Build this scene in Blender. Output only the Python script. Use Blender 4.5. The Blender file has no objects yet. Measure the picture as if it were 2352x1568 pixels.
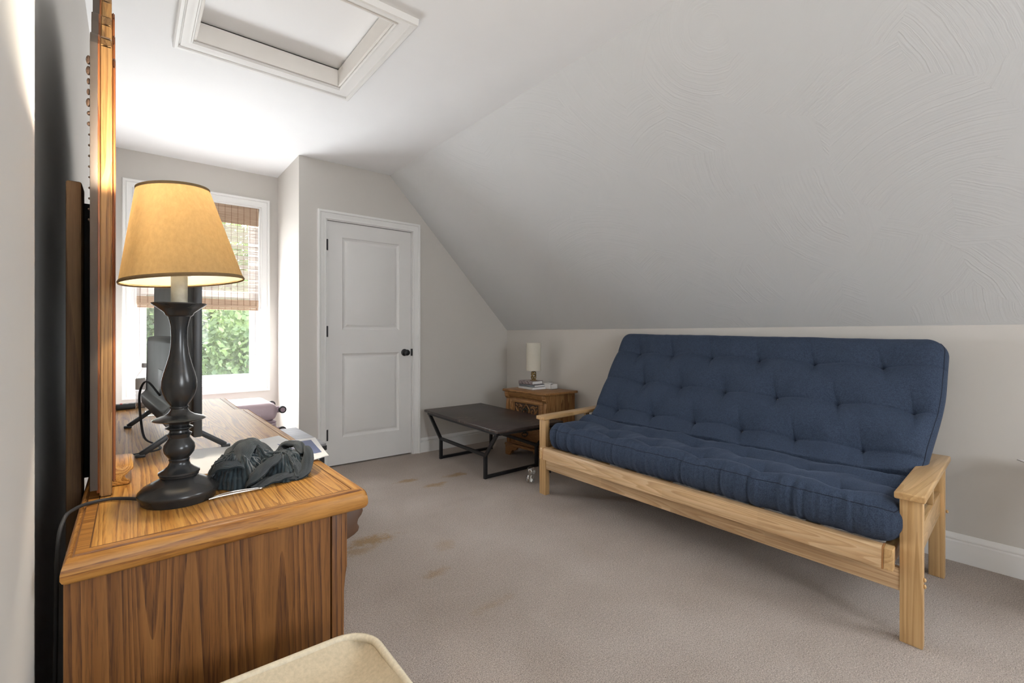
import bpy, bmesh, math, random
from mathutils import Vector, Matrix, noise
R = math.radians
scene = bpy.context.scene
COL = scene.collection
# ------------------------------------------------------------ camera
F_PX = 1090.0
H = 1.095
YAW = math.atan(876 / 1090)
cam = bpy.data.objects.new('camera', bpy.data.cameras.new('camera'))
COL.objects.link(cam)
cam.location = (0, 0, H)
cam.rotation_euler = (R(90), 0, -YAW)
cam.data.sensor_width = 36
cam.data.lens = F_PX / 2352 * 36
cam.data.shift_y = -16 / 2352
cam.data.clip_start = 0.02
cam.data.clip_end = 300
scene.camera = cam
# ------------------------------------------------------------ view
scene.view_settings.view_transform = 'Standard'
scene.view_settings.look = 'None'
scene.view_settings.exposure = 0.82
scene.view_settings.gamma = 1
scene.view_settings.use_curve_mapping = False
# ------------------------------------------------------------ world, sun, window daylight
world = bpy.data.worlds.new('world')
scene.world = world
world.use_nodes = True
bg = world.node_tree.nodes['Background']
bg.inputs['Color'].default_value = (0.86, 0.93, 1.0, 1)
bg.inputs['Strength'].default_value = 7.0


def light(name, kind, loc, rot, energy, color=(1, 1, 1), **kw):
    d = bpy.data.lights.new(name, kind)
    d.energy = energy
    d.color = color
    for k, v in kw.items():
        setattr(d, k, v)
    o = bpy.data.objects.new(name, d)
    COL.objects.link(o)
    o.location = loc
    o.rotation_euler = rot
    return o


light('sun', 'SUN', (10, 5, 20), (R(8), R(48), 0), 8.0, (1, 0.95, 0.86), angle=R(1))
# daylight through the far window; roof and back lamps are added fill
w1 = light('far_window_daylight', 'AREA', (0.46, 4.706, 0.985), (R(-90), 0, 0), 24, (0.90, 0.95, 1.0), shape='RECTANGLE', size=0.78, size_y=0.60)
w2 = light('far_window_daylight_upper', 'AREA', (0.46, 4.706, 1.76), (R(-90), 0, 0), 11, (1.0, 0.98, 0.95), shape='RECTANGLE', size=0.78, size_y=0.72)
w3 = light('added_roof_fill', 'AREA', (2.49, -0.95, 1.86), (0, R(45.9), 0), 4, (0.95, 0.97, 1.0), shape='RECTANGLE', size=0.85, size_y=0.85)  # added fill lamp in the made-up roof window
light('far_window_sky_glare', 'AREA', (0.46, 4.707, 0.985), (R(-90), 0, 0), 6, (0.92, 0.96, 1.0), shape='RECTANGLE', size=0.78, size_y=0.60).visible_camera = False
w4 = light('added_back_fill', 'AREA', (.85, -2.63, 1.45), (R(90), 0, 0), 11, (0.97, 0.98, 1.0), shape='RECTANGLE', size=0.9, size_y=1.1)  # added fill lamp in the made-up back window, out of view
for w in (w1, w2):
    w.visible_camera = False
    w.visible_glossy = False


# ------------------------------------------------------------ materials
class NT:
    def __init__(self, name):
        self.m = bpy.data.materials.new(name)
        self.m.use_nodes = True
        self.t = self.m.node_tree
        self.b = self.t.nodes['Principled BSDF']
        self.out = self.t.nodes['Material Output']

    def n(self, kind, ins=None, **props):
        nd = self.t.nodes.new(kind)
        for k, v in props.items():
            setattr(nd, k, v)
        for k, v in (ins or {}).items():
            self.set(nd.inputs[k], v)
        return nd

    def set(self, sock, v):
        if isinstance(v, bpy.types.NodeSocket):
            self.t.links.new(v, sock)
        elif hasattr(v, 'outputs'):
            self.t.links.new(v.outputs[0], sock)
        else:
            sock.default_value = v

    def obj(self, scale=(1, 1, 1), rot=(0, 0, 0), loc=(0, 0, 0)):
        tc = self.n('ShaderNodeTexCoord')
        mp = self.n('ShaderNodeMapping', {'Vector': tc.outputs['Object'], 'Scale': scale, 'Rotation': rot, 'Location': loc})
        return mp.outputs[0]

    def noise(self, vec, scale, detail=3, rough=0.5, dist=0):
        return self.n('ShaderNodeTexNoise', {'Vector': vec, 'Scale': scale, 'Detail': detail, 'Roughness': rough, 'Distortion': dist}).outputs[0]

    def ramp(self, fac, stops):
        r = self.n('ShaderNodeValToRGB', {'Fac': fac})
        cr = r.color_ramp
        while len(cr.elements) < len(stops):
            cr.elements.new(0.5)
        for e, (p, c) in zip(cr.elements, stops):
            e.position = p
            e.color = (*c, 1) if len(c) == 3 else c
        return r.outputs[0]

    def mix(self, fac, a, b, mode='MIX'):
        m = self.n('ShaderNodeMix', data_type='RGBA', blend_type=mode)
        self.set(m.inputs[0], fac)
        for s, v in ((m.inputs[6], a), (m.inputs[7], b)):
            self.set(s, (*v, 1) if isinstance(v, tuple) and len(v) == 3 else v)
        return m.outputs[2]

    def math(self, op, a, b=0.0, c=0.0):
        m = self.n('ShaderNodeMath', operation=op)
        for i, v in enumerate((a, b, c)):
            self.set(m.inputs[i], v)
        return m.outputs[0]

    def bump(self, h, strength=0.3, dist=0.002, normal=None):
        ins = {'Height': h, 'Strength': strength, 'Distance': dist}
        if normal is not None:
            ins['Normal'] = normal
        b = self.n('ShaderNodeBump', ins)
        self.t.links.new(b.outputs[0], self.b.inputs['Normal'])
        return b.outputs[0]

    def base(self, col=None, rough=None, metal=None, spec=None):
        if col is not None:
            self.set(self.b.inputs['Base Color'], (*col, 1) if isinstance(col, tuple) and len(col) == 3 else col)
        if rough is not None:
            self.set(self.b.inputs['Roughness'], rough)
        if metal is not None:
            self.b.inputs['Metallic'].default_value = metal
        if spec is not None:
            self.b.inputs['Specular IOR Level'].default_value = spec
        return self


def plain(name, col, rough=0.6, metal=0.0, var=0.06, scale=20, bump=0.0, spec=0.5):
    m = NT(name)
    v = m.noise(m.obj(), scale, 4)
    hi = tuple(min(1, c * (1 + var)) for c in col)
    lo = tuple(c * (1 - var) for c in col)
    m.base(m.ramp(v, [(0.3, lo), (0.7, hi)]), rough, metal, spec)
    if bump:
        m.bump(v, bump, 0.002)
    return m.m


SPEC = 0.3


def wood(name, light_c, mid_c, dark_c, axis=1, freq=1.0, rough=0.38, pores=1.0, coat=0.0, blocks=False, bmp=0.15, ringk=1.0):
    """grain runs along 'axis'; ring bands distorted into cathedrals, fine dark pores stretched along the grain"""
    m = NT(name)
    st = [14.0, 14.0, 14.0]
    st[axis] = 0.5
    v = m.obj(tuple(s * freq for s in st))
    big = m.noise(v, 0.55, 2, 0.45, 0.25)
    rings = m.math('FRACT', m.math('MULTIPLY', big, 34.0 * ringk))
    rings = m.math('POWER', rings, 1.4)
    st2 = [90.0, 90.0, 90.0]
    st2[axis] = 1.6
    streak = m.noise(m.obj(tuple(st2)), 1.0, 3, 0.6)
    pv = [420.0, 420.0, 420.0]
    pv[axis] = 14.0
    pore = m.noise(m.obj(tuple(pv)), 1.0, 3, 0.65)
    c = m.ramp(rings, [(0.0, light_c), (0.5, mid_c), (0.86, tuple((a * 0.5 + b * 0.5) for a, b in zip(mid_c, dark_c))), (1.0, mid_c)])
    c = m.mix(0.65, c, m.ramp(streak, [(0.3, (0.78, 0.76, 0.74)), (0.7, (1.16, 1.16, 1.16))]), 'MULTIPLY')
    pf = m.ramp(pore, [(0.47, (0, 0, 0)), (0.60, (1, 1, 1))])
    pf = m.math('MULTIPLY', pf, m.math('MULTIPLY_ADD', rings, 0.75 * pores, 0.15 * pores))
    c = m.mix(pf, c, dark_c)
    if blocks:
        bs = [1.0, 1.0, 1.0]
        vv = m.n('ShaderNodeVectorMath', {0: m.obj((1, 2.1, 26)), }, operation='FLOOR').outputs[0]
        wn = m.n('ShaderNodeTexWhiteNoise', {'Vector': vv}).outputs[0]
        c = m.mix(0.8, c, m.ramp(wn, [(0, (0.78, 0.74, 0.70)), (1, (1.12, 1.12, 1.1))]), 'MULTIPLY')
    m.base(c, rough, spec=SPEC)
    m.b.inputs['Coat Weight'].default_value = coat
    m.b.inputs['Coat Roughness'].default_value = 0.12
    m.bump(pore, bmp, 0.0006)
    return m.m


OAK = ((0.60, 0.32, 0.085), (0.50, 0.235, 0.05), (0.20, 0.075, 0.016))
M = {}
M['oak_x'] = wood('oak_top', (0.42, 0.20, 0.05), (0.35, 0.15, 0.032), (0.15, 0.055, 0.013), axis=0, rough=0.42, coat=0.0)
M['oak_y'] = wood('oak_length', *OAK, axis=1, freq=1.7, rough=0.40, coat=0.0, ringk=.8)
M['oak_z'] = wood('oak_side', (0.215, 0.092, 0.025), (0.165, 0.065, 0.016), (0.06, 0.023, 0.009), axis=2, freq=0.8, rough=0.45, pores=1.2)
M['corbel_dark'] = plain('corbel_dark_oak', (0.075, 0.033, 0.014), 0.5)  # one even dark brown for the corbels
M['oak_groove'] = plain('dark_groove', (0.20, 0.09, 0.03), 0.6)
M['oak_mirror'] = wood('oak_mirror', (0.34, 0.19, 0.07), (0.29, 0.155, 0.052), (0.14, 0.065, 0.02), axis=2, freq=1.6, rough=0.4, coat=0.05, ringk=.5)
M['oak_red'] = wood('oak_red_edge', (0.30, 0.10, 0.03), (0.24, 0.075, 0.02), (0.10, 0.03, 0.01), axis=2, rough=0.4)
NSO = ((0.38, 0.20, 0.075), (0.31, 0.15, 0.052), (0.13, 0.055, 0.02))
M['ns_y'] = wood('nightstand_oak_length', *NSO, axis=1, freq=1.2, rough=0.4)
M['ns_z'] = wood('nightstand_oak_side', *NSO, axis=2, freq=1.2, rough=0.45)
M['pine_y'] = wood('futon_wood_rail', (0.66, 0.47, 0.28), (0.60, 0.40, 0.22), (0.42, 0.26, 0.13), axis=1, freq=1.3, rough=0.34, coat=0.3, pores=0.5, blocks=True, bmp=0.05, ringk=0.45)
M['pine_z'] = wood('futon_wood_post', (0.60, 0.39, 0.19), (0.54, 0.34, 0.155), (0.40, 0.23, 0.09), axis=2, freq=1.0, rough=0.4, pores=0.5, bmp=0.05, ringk=0.45)
M['pine_x'] = wood('futon_wood_arm', (0.60, 0.39, 0.19), (0.54, 0.34, 0.155), (0.40, 0.23, 0.09), axis=0, freq=1.0, rough=0.34, coat=0.2, pores=0.5, bmp=0.05, ringk=0.45)
M['pine_end'] = plain('futon_end_block', (0.36, 0.17, 0.06), 0.45)
M['brown_board'] = wood('support_board', (0.12, 0.068, 0.03), (0.10, 0.055, 0.024), (0.06, 0.03, 0.013), axis=2, rough=0.7, ringk=.4)
M['black_board'] = plain('black_backing', (0.016, 0.015, 0.016), 0.7)
M['grey_back'] = plain('mirror_edge_grey', (0.075, 0.057, 0.045), 0.7)
M['dark_carve'] = plain('dark_carved_recess', (0.055, 0.026, 0.012), 0.6)
M['wall'] = plain('wall_paint_greige', (0.60, 0.57, 0.53), 0.75, var=0.012, scale=3, bump=0.02)
M['white_ceiling'] = plain('ceiling_paint', (0.84, 0.84, 0.84), 0.8, var=0.01, scale=4, bump=0.03)
M['hatch_panel'] = plain('hatch_panel_paint', (0.92, 0.92, 0.92), 0.6, var=0.0)
M['trim'] = plain('white_trim_paint', (0.80, 0.79, 0.77), 0.38, var=0.012, scale=6)
M['door'] = plain('door_paint', (0.74, 0.725, 0.705), 0.42, var=0.012, scale=6)
M['hatch'] = plain('hatch_side_paint', (0.82, 0.79, 0.75), 0.7, var=0.01)
M['black_metal'] = plain('black_hardware', (0.016, 0.016, 0.018), 0.42, 0.3)
M['steel'] = plain('polished_steel', (0.50, 0.48, 0.45), 0.28, 1.0, 0.03)
M['brass'] = plain('antique_brass', (0.30, 0.20, 0.075), 0.35, 0.85, 0.2, 60)
M['pewter'] = plain('dark_pull_metal', (0.05, 0.045, 0.035), 0.4, 0.7, 0.2, 80)
M['black_plastic'] = plain('black_plastic', (0.022, 0.024, 0.026), 0.42, var=0.15)
M['tv_back'] = plain('tv_back_plastic', (0.11, 0.118, 0.12), 0.55, var=0.12, scale=9, spec=.25)
M['screen'] = plain('tv_screen', (0.008, 0.009, 0.010), 0.12)
M['grey_label'] = plain('grey_port_panel', (0.018, 0.02, 0.021), 0.5)
M['orange_port'] = plain('copper_port', (0.45, 0.16, 0.06), 0.35, 0.8)
M['paper'] = plain('white_paper', (0.86, 0.85, 0.83), 0.8, var=0.02)
M['navy_print'] = plain('navy_print', (0.13, 0.16, 0.30), 0.55, var=0.03)
M['pink'] = plain('pink_hard_shell', (0.56, 0.43, 0.46), 0.42, var=0.03)
M['pink_dark'] = plain('mauve_trim', (0.36, 0.26, 0.30), 0.45, var=0.03)
M['black_rubber'] = plain('black_rubber', (0.02, 0.02, 0.022), 0.6)
M['grey_wood'] = wood('grey_wood_top', (0.42, 0.42, 0.43), (0.36, 0.36, 0.375), (0.20, 0.20, 0.21), axis=0, freq=0.8, rough=0.5)
M['white_plastic'] = plain('white_plastic', (0.72, 0.71, 0.69), 0.4, var=0.02)
M['remote_key'] = plain('grey_keys', (0.45, 0.42, 0.42), 0.5)
M['red_key'] = plain('red_key', (0.50, 0.05, 0.05), 0.5)
M['card'] = plain('cardboard', (0.42, 0.30, 0.18), 0.8)
M['shade_liner'] = plain('shade_liner_white', (0.85, 0.80, 0.68), 0.8)
M['candle_sleeve'] = plain('candle_sleeve', (0.30, 0.30, 0.26), 0.55, var=0.25, scale=40)
M['jute'] = plain('brown_cord', (0.20, 0.10, 0.05), 0.8)
M['book_white'] = plain('book_white', (0.66, 0.65, 0.64), 0.5)
M['book_grey'] = plain('book_grey', (0.16, 0.17, 0.19), 0.5)
M['book_dark'] = plain('book_cover_dark', (0.06, 0.055, 0.06), 0.4)


def mat_slope():
    """hand trowelled skip texture: fans of fine arcs, one random centre to a cell"""
    m = NT('slope_paint_swirl')
    v = m.obj((1, 1, 1))
    vo = m.n('ShaderNodeTexVoronoi', {'Vector': v, 'Scale': 2.6, 'Randomness': 0.9})
    pos = vo.outputs['Position']
    wn = m.n('ShaderNodeTexWhiteNoise', {'Vector': pos}).outputs[1]
    off = m.n('ShaderNodeVectorMath', {0: wn, 1: (0.5, 0.5, 0.5)}, operation='SUBTRACT').outputs[0]
    off = m.n('ShaderNodeVectorMath', {0: off, 'Scale': 2.2}, operation='SCALE').outputs[0]
    ctr = m.n('ShaderNodeVectorMath', {0: pos, 1: off}, operation='ADD').outputs[0]
    d = m.n('ShaderNodeVectorMath', {0: v, 1: ctr}, operation='DISTANCE').outputs[1]
    wob = m.noise(v, 9, 2)
    d = m.math('MULTIPLY_ADD', wob, 0.02, d)
    streak = m.n('ShaderNodeTexNoise', {'W': m.math('MULTIPLY', d, 130.0), 'Scale': 1.0, 'Detail': 2}, noise_dimensions='1D').outputs[0]
    fade = m.ramp(m.noise(v, 3.2, 2), [(0.30, (0.2, 0.2, 0.2)), (0.5, (1, 1, 1))])
    h = m.math('MULTIPLY', streak, fade)
    m.base((0.635, 0.64, 0.64), 0.7)
    m.bump(h, 0.42, 0.0038)
    return m.m


def mat_carpet():
    m = NT('carpet_pile')
    v = m.obj()
    fine = m.noise(v, 260, 3, 0.7)
    mid = m.noise(v, 95, 3, 0.6)
    big = m.noise(v, 2.2, 4, 0.55, 0.4)
    c = m.ramp(fine, [(0.28, (0.17, 0.13, 0.105)), (0.48, (0.46, 0.385, 0.33)), (0.70, (0.78, 0.69, 0.61))])
    c = m.mix(0.9, c, m.ramp(big, [(0.3, (0.86, 0.83, 0.80)), (0.7, (1.06, 1.06, 1.06))]), 'MULTIPLY')
    c = m.mix(0.7, c, m.ramp(mid, [(0.3, (0.80, 0.80, 0.80)), (0.7, (1.12, 1.12, 1.12))]), 'MULTIPLY')
    # tan stains, each a soft ragged patch
    geo = m.n('ShaderNodeNewGeometry').outputs['Position']
    sepn = m.noise(v, 14, 5, 0.75)
    total = None
    for sx, sy, rx, ry, k in ((1.62, 3.26, .10, .045, .8), (1.74, 3.05, .10, .05, .8), (1.98, 3.16, .10, .05, .9), (0.99, 2.44, .14, .07, .9), (0.9, 2.36, .13, .04, .6), (1.275, 2.15, .06, .06, .35), (1.10, 1.92, .07, .035, .55), (1.16, 1.55, .10, .03, .3)):
        dv = m.n('ShaderNodeVectorMath', {0: geo, 1: (sx, sy, 0)}, operation='SUBTRACT').outputs[0]
        dv = m.n('ShaderNodeVectorMath', {0: dv, 1: (1 / rx, 1 / ry, 0)}, operation='MULTIPLY').outputs[0]
        ln = m.n('ShaderNodeVectorMath', {0: dv}, operation='LENGTH').outputs[1]
        ln = m.math('MULTIPLY_ADD', sepn, 3.2, m.math('SUBTRACT', ln, 1.6))
        f = m.n('ShaderNodeMapRange', {'Value': ln, 'From Min': 1.15, 'From Max': 0.35, 'To Min': 0.0, 'To Max': k}).outputs[0]
        total = f if total is None else m.math('MAXIMUM', total, f)
    c = m.mix(total, c, m.mix(1.0, c, (0.80, 0.60, 0.30), 'MULTIPLY'))
    m.base(c, 0.95, spec=0.1)
    m.b.inputs['Sheen Weight'].default_value = 0.2
    h = m.math('ADD', m.math('MULTIPLY', fine, 1.0), m.math('MULTIPLY', mid, 1.2))
    m.bump(h, 0.9, 0.006)
    return m.m


def mat_denim():
    m = NT('navy_twill')
    v = m.obj()
    hv = m.noise(v, 320, 3, 0.7)
    st = m.noise(m.obj((520, 60, 60)), 1.0, 2, 0.6)
    c = m.ramp(hv, [(0.3, (0.022, 0.033, 0.058)), (0.7, (0.062, 0.084, 0.130))])
    c = m.mix(0.5, c, m.ramp(st, [(0.35, (0.8, 0.8, 0.82)), (0.65, (1.2, 1.2, 1.2))]), 'MULTIPLY')
    m.base(c, 0.9, spec=0.15)
    m.b.inputs['Sheen Weight'].default_value = 0.10
    m.b.inputs['Sheen Roughness'].default_value = 0.4
    m.b.inputs['Sheen Tint'].default_value = (0.55, 0.65, 0.9, 1)
    wr = m.noise(m.obj((3, 26, 5)), 1.0, 3, 0.5, 0.5)
    m.bump(m.math('ADD', m.math('MULTIPLY', hv, 0.25), wr), 0.35, 0.004)
    return m.m


def mat_cloth_rib():
    m = NT('ribbed_dark_cloth')
    tc = m.n('ShaderNodeTexCoord').outputs['UV']
    w = m.n('ShaderNodeTexWave', {'Vector': tc, 'Scale': 11.0, 'Distortion': 0.6, 'Detail': 1.0}).outputs[1]
    c = m.ramp(w, [(0.15, (0.013, 0.020, 0.024)), (0.6, (0.034, 0.049, 0.057))])
    m.base(c, 0.95, spec=0.1)
    m.b.inputs['Sheen Weight'].default_value = 0.3
    m.bump(w, 0.9, 0.0016)
    return m.m


def mat_lampshade(name, col, trans, var=0.12):
    m = NT(name)
    v = m.obj((1, 1, 0.5))
    n1 = m.noise(v, 170, 3, 0.7)
    c = m.ramp(n1, [(0.25, tuple(a * (1 - var) for a in col)), (0.75, tuple(min(1, a * (1 + var)) for a in col))])
    m.base(c, 0.85, spec=0.15)
    tr = m.n('ShaderNodeBsdfTranslucent', {'Color': c})
    mx = m.n('ShaderNodeMixShader', {0: trans, 1: m.b.outputs[0], 2: tr.outputs[0]})
    m.t.links.new(mx.outputs[0], m.out.inputs[0])
    m.bump(n1, 0.2, 0.001)
    return m.m


def mat_clear(name, fac=0.12, tint=(1, 1, 1), rough=0.02):
    m = NT(name)
    tr = m.n('ShaderNodeBsdfTransparent', {'Color': (*tint, 1)})
    lw = m.n('ShaderNodeLayerWeight', {'Blend': 0.35}).outputs['Facing']
    gl = m.n('ShaderNodeBsdfGlossy', {'Roughness': rough, 'Color': (1, 1, 1, 1)})
    f = m.math('MULTIPLY_ADD', m.math('POWER', lw, 3.0), 0.7, fac)
    mx = m.n('ShaderNodeMixShader', {0: f, 1: tr.outputs[0], 2: gl.outputs[0]})
    m.t.links.new(mx.outputs[0], m.out.inputs[0])
    return m.m


def mat_bamboo(name, cols, tf):
    m = NT(name)
    n1 = m.noise(m.obj((3, 3, 300)), 1.0, 3, 0.6)
    c = m.ramp(n1, list(zip((0.3, 0.5, 0.7), cols)))
    m.base(c, 0.7)
    tr = m.n('ShaderNodeBsdfTranslucent', {'Color': c})
    mx = m.n('ShaderNodeMixShader', {0: tf, 1: m.b.outputs[0], 2: tr.outputs[0]})
    m.t.links.new(mx.outputs[0], m.out.inputs[0])
    return m.m


def mat_screen():
    m = NT('insect_mesh_haze')
    tr = m.n('ShaderNodeBsdfTransparent')
    df = m.n('ShaderNodeBsdfDiffuse', {'Color': (0.35, 0.35, 0.34, 1)})
    mx = m.n('ShaderNodeMixShader', {0: 0.24, 1: tr.outputs[0], 2: df.outputs[0]})  # pale veil mixed into the mesh to haze the view outside
    m.t.links.new(mx.outputs[0], m.out.inputs[0])
    return m.m


def mat_lamp_body():
    m = NT('bronze_lamp_body')
    v = m.obj()
    n1 = m.noise(v, 22, 4, 0.6)
    c = m.ramp(n1, [(0.3, (0.026, 0.029, 0.032)), (0.6, (0.036, 0.035, 0.034)), (0.85, (0.075, 0.053, 0.036))])
    m.base(c, 0.25, 0.35)
    return m.m


def mat_table_top():
    m = NT('dark_scratched_top')
    v = m.obj()
    n1 = m.noise(v, 5, 4, 0.6)
    scr = m.noise(m.obj((9, 30, 9), (0, 0, 0.7)), 1.0, 5, 0.75, 0.5)
    area = m.noise(v, 3.0, 2)
    c = m.ramp(n1, [(0.3, (0.026, 0.018, 0.016)), (0.7, (0.046, 0.032, 0.028))])
    f = m.math('MULTIPLY', m.ramp(scr, [(0.53, (0, 0, 0)), (0.62, (1, 1, 1))]), m.ramp(area, [(0.44, (0, 0, 0)), (0.60, (0.7, 0.7, 0.7))]))
    c = m.mix(f, c, (0.17, 0.12, 0.09))
    m.base(c, 0.42)
    return m.m


def mat_fabric(name, col, sc=180, var=0.1, bumpd=0.001):
    m = NT(name)
    n1 = m.noise(m.obj(), sc, 3, 0.6)
    m.base(m.ramp(n1, [(0.3, tuple(c * (1 - var) for c in col)), (0.7, tuple(c * (1 + var) for c in col))]), 0.95, spec=0.1)
    m.bump(n1, 0.3, bumpd)
    return m.m


def mat_leaf(name, a, b):
    m = NT(name)
    oi = m.n('ShaderNodeTexWhiteNoise', {'Vector': m.n('ShaderNodeVectorMath', {0: m.obj(), 'Scale': 3.0}, operation='SCALE').outputs[0]})
    c = m.ramp(m.noise(m.obj(), 1.6, 3), [(0.35, a), (0.65, b)])
    m.base(c, 0.6)
    tr = m.n('ShaderNodeBsdfTranslucent', {'Color': c})
    mx = m.n('ShaderNodeMixShader', {0: 0.45, 1: m.b.outputs[0], 2: tr.outputs[0]})
    m.t.links.new(mx.outputs[0], m.out.inputs[0])
    return m.m


def mat_print():
    m = NT('patterned_book_cover')
    v = m.obj()
    n1 = m.noise(v, 45, 3, 0.6, 1.0)
    m.base(m.ramp(n1, [(0.38, (0.07, 0.03, 0.04)), (0.5, (0.42, 0.36, 0.35)), (0.62, (0.13, 0.10, 0.11))]), 0.4)
    return m.m


M['slope'] = mat_slope()
M['carpet'] = mat_carpet()
M['denim'] = mat_denim()
M['rib'] = mat_cloth_rib()
M['tan_shade'] = mat_lampshade('tan_linen_shade', (0.40, 0.28, 0.14), 0.55)
M['linen_shade'] = mat_lampshade('cream_linen_shade', (0.74, 0.70, 0.60), 0.15, 0.04)
M['shade_edge'] = mat_fabric('shade_edge_band', (0.15, 0.10, 0.05))
M['glass'] = mat_clear('window_glass', 0.008)
M['clear'] = mat_clear('clear_plastic', 0.24, (0.93, 0.95, 0.96))
M['bamboo'] = mat_bamboo('woven_bamboo', ((0.40, 0.26, 0.17), (0.52, 0.37, 0.26), (0.68, 0.53, 0.40)), .12)
M['bamboo_pale'] = mat_bamboo('pale_reeds', ((0.42, 0.37, 0.34), (0.56, 0.51, 0.48), (0.72, 0.68, 0.65)), .25)
M['screen_mesh'] = mat_screen()
M['lamp_body'] = mat_lamp_body()
M['table_top'] = mat_table_top()
M['canvas'] = mat_fabric('beige_canvas', (0.50, 0.42, 0.30))
M['canvas_rim'] = mat_fabric('beige_canvas_piping', (0.60, 0.53, 0.40))
M['leaf_a'] = mat_leaf('leaves_bright', (0.08, 0.14, 0.03), (0.26, 0.33, 0.12))
M['leaf_b'] = mat_leaf('leaves_dark', (0.05, 0.09, 0.03), (0.15, 0.21, 0.075))
M['bark'] = plain('bark', (0.12, 0.09, 0.07), 0.9, bump=0.5)
M['lawn'] = plain('lawn', (0.06, 0.08, 0.03), 0.9, var=0.3, scale=0.6)
M['siding'] = plain('white_siding', (0.16, 0.155, 0.15), 0.7)
M['roofing'] = plain('grey_shingle', (0.09, 0.085, 0.085), 0.9)
M['print'] = mat_print()
M['mirror_glass'] = plain('mirror_glass', (0.85, 0.86, 0.86), 0.02, 1.0, 0.0)
bulb = NT('glowing_bulb')
bulb.b.inputs['Emission Color'].default_value = (1, 0.75, 0.42, 1)
bulb.b.inputs['Emission Strength'].default_value = 6
M['bulb'] = bulb.m


# ------------------------------------------------------------ mesh helpers
def empty(name, loc, label=None, cat=None, group=None, kind=None):
    o = bpy.data.objects.new(name, None)
    COL.objects.link(o)
    o.empty_display_size = 0.1
    o.location = loc
    tag(o, label, cat, group, kind)
    return o


def tag(o, label=None, cat=None, group=None, kind=None):
    for k, v in (('label', label), ('category', cat), ('group', group), ('kind', kind)):
        if v:
            o[k] = v
    return o


def worldloc(o):
    v = Vector((0, 0, 0))
    while o is not None:
        v = v + o.location
        o = o.parent
    return v


def obj(name, bm, mat, parent=None, smooth=38, origin=None, xf=None, label=None):
    """links bm (given in world coordinates) as one mesh; its origin is the parent's, or 'origin'"""
    if xf is not None:
        for v in bm.verts:
            v.co = Vector(xf(*v.co))
    base = worldloc(parent)
    loc = Vector(origin) - base if origin is not None else Vector((0, 0, 0))
    tot = base + loc
    for v in bm.verts:
        v.co = v.co - tot
    bmesh.ops.recalc_face_normals(bm, faces=bm.faces)
    me = bpy.data.meshes.new(name)
    bm.to_mesh(me)
    bm.free()
    mats = mat if isinstance(mat, (list, tuple)) else [mat]
    for mm in mats:
        me.materials.append(M[mm] if isinstance(mm, str) else mm)
    if smooth:
        me.shade_smooth()
        me.set_sharp_from_angle(angle=R(smooth))
    o = bpy.data.objects.new(name, me)
    COL.objects.link(o)
    o.location = loc
    if parent is not None:
        o.parent = parent
    if label:
        o['label'] = label
    return o


def B():
    return bmesh.new()


def addverts(bm, verts, faces, mi=0):
    vs = [bm.verts.new(v) for v in verts]
    fs = []
    for f in faces:
        try:
            fc = bm.faces.new([vs[i] for i in f])
            fc.material_index = mi
            fs.append(fc)
        except ValueError:
            pass
    return vs, fs


def bevel_new(bm, vs, fs, bev, seg=2):
    es = {e for f in fs for e in f.edges}
    bmesh.ops.bevel(bm, geom=list(es) + list(vs), offset=bev, segments=seg, affect='EDGES', profile=0.5, clamp_overlap=True)


HEXF = [(0, 1, 2, 3), (4, 7, 6, 5), (0, 4, 5, 1), (1, 5, 6, 2), (2, 6, 7, 3), (3, 7, 4, 0)]


def hexa(bm, p, bev=0, seg=2, mi=0):
    vs, fs = addverts(bm, p, HEXF, mi)
    if bev:
        bevel_new(bm, vs, fs, bev, seg)
    return bm


def box(bm, x0, x1, y0, y1, z0, z1, bev=0, seg=2, mi=0):
    return hexa(bm, [(x0, y0, z0), (x1, y0, z0), (x1, y1, z0), (x0, y1, z0), (x0, y0, z1), (x1, y0, z1), (x1, y1, z1), (x0, y1, z1)], bev, seg, mi)


def bar(bm, a, b, w, h, up=(0, 0, 1), bev=0):
    """rectangular bar from a to b, width w across, height h along 'up'"""
    a, b, up = Vector(a), Vector(b), Vector(up)
    d = (b - a).normalized()
    s = d.cross(up).normalized()
    u = s.cross(d).normalized()
    p = []
    for zz in (-h / 2, h / 2):
        for q, ww in ((a, -w / 2), (b, -w / 2), (b, w / 2), (a, w / 2)):
            p.append(q + s * ww + u * zz)
    return hexa(bm, p, bev)


def prism(bm, pts, axis, a0, a1, bev=0, mi=0):
    """polygon in the two other axes, extruded along 'axis' from a0 to a1"""
    def mk(p, a):
        q = list(p)
        q.insert(axis, a)
        return tuple(q)
    n = len(pts)
    vs, fs = addverts(bm, [mk(p, a0) for p in pts] + [mk(p, a1) for p in pts], [tuple(range(n)), tuple(range(2 * n - 1, n - 1, -1))] + [(i, (i + 1) % n, n + (i + 1) % n, n + i) for i in range(n)], mi)
    if bev:
        bevel_new(bm, vs, fs, bev)
    return bm


def lathe(bm, prof, c=(0, 0, 0), n=48, cap=True, mi=0):
    vs = []
    for r, z in prof:
        if r < 1e-6:
            vs.append([bm.verts.new((c[0], c[1], c[2] + z))])
        else:
            vs.append([bm.verts.new((c[0] + r * math.cos(2 * math.pi * i / n), c[1] + r * math.sin(2 * math.pi * i / n), c[2] + z)) for i in range(n)])
    for a, b in zip(vs, vs[1:]):
        for i in range(n):
            j = (i + 1) % n
            if len(a) == 1 and len(b) == 1:
                continue
            f = [a[0], b[j], b[i]] if len(a) == 1 else ([a[i], a[j], b[0]] if len(b) == 1 else [a[i], a[j], b[j], b[i]])
            bm.faces.new(f).material_index = mi
    if cap:
        for ring in (vs[0], vs[-1]):
            if len(ring) > 1:
                bm.faces.new(ring).material_index = mi
    return bm


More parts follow.
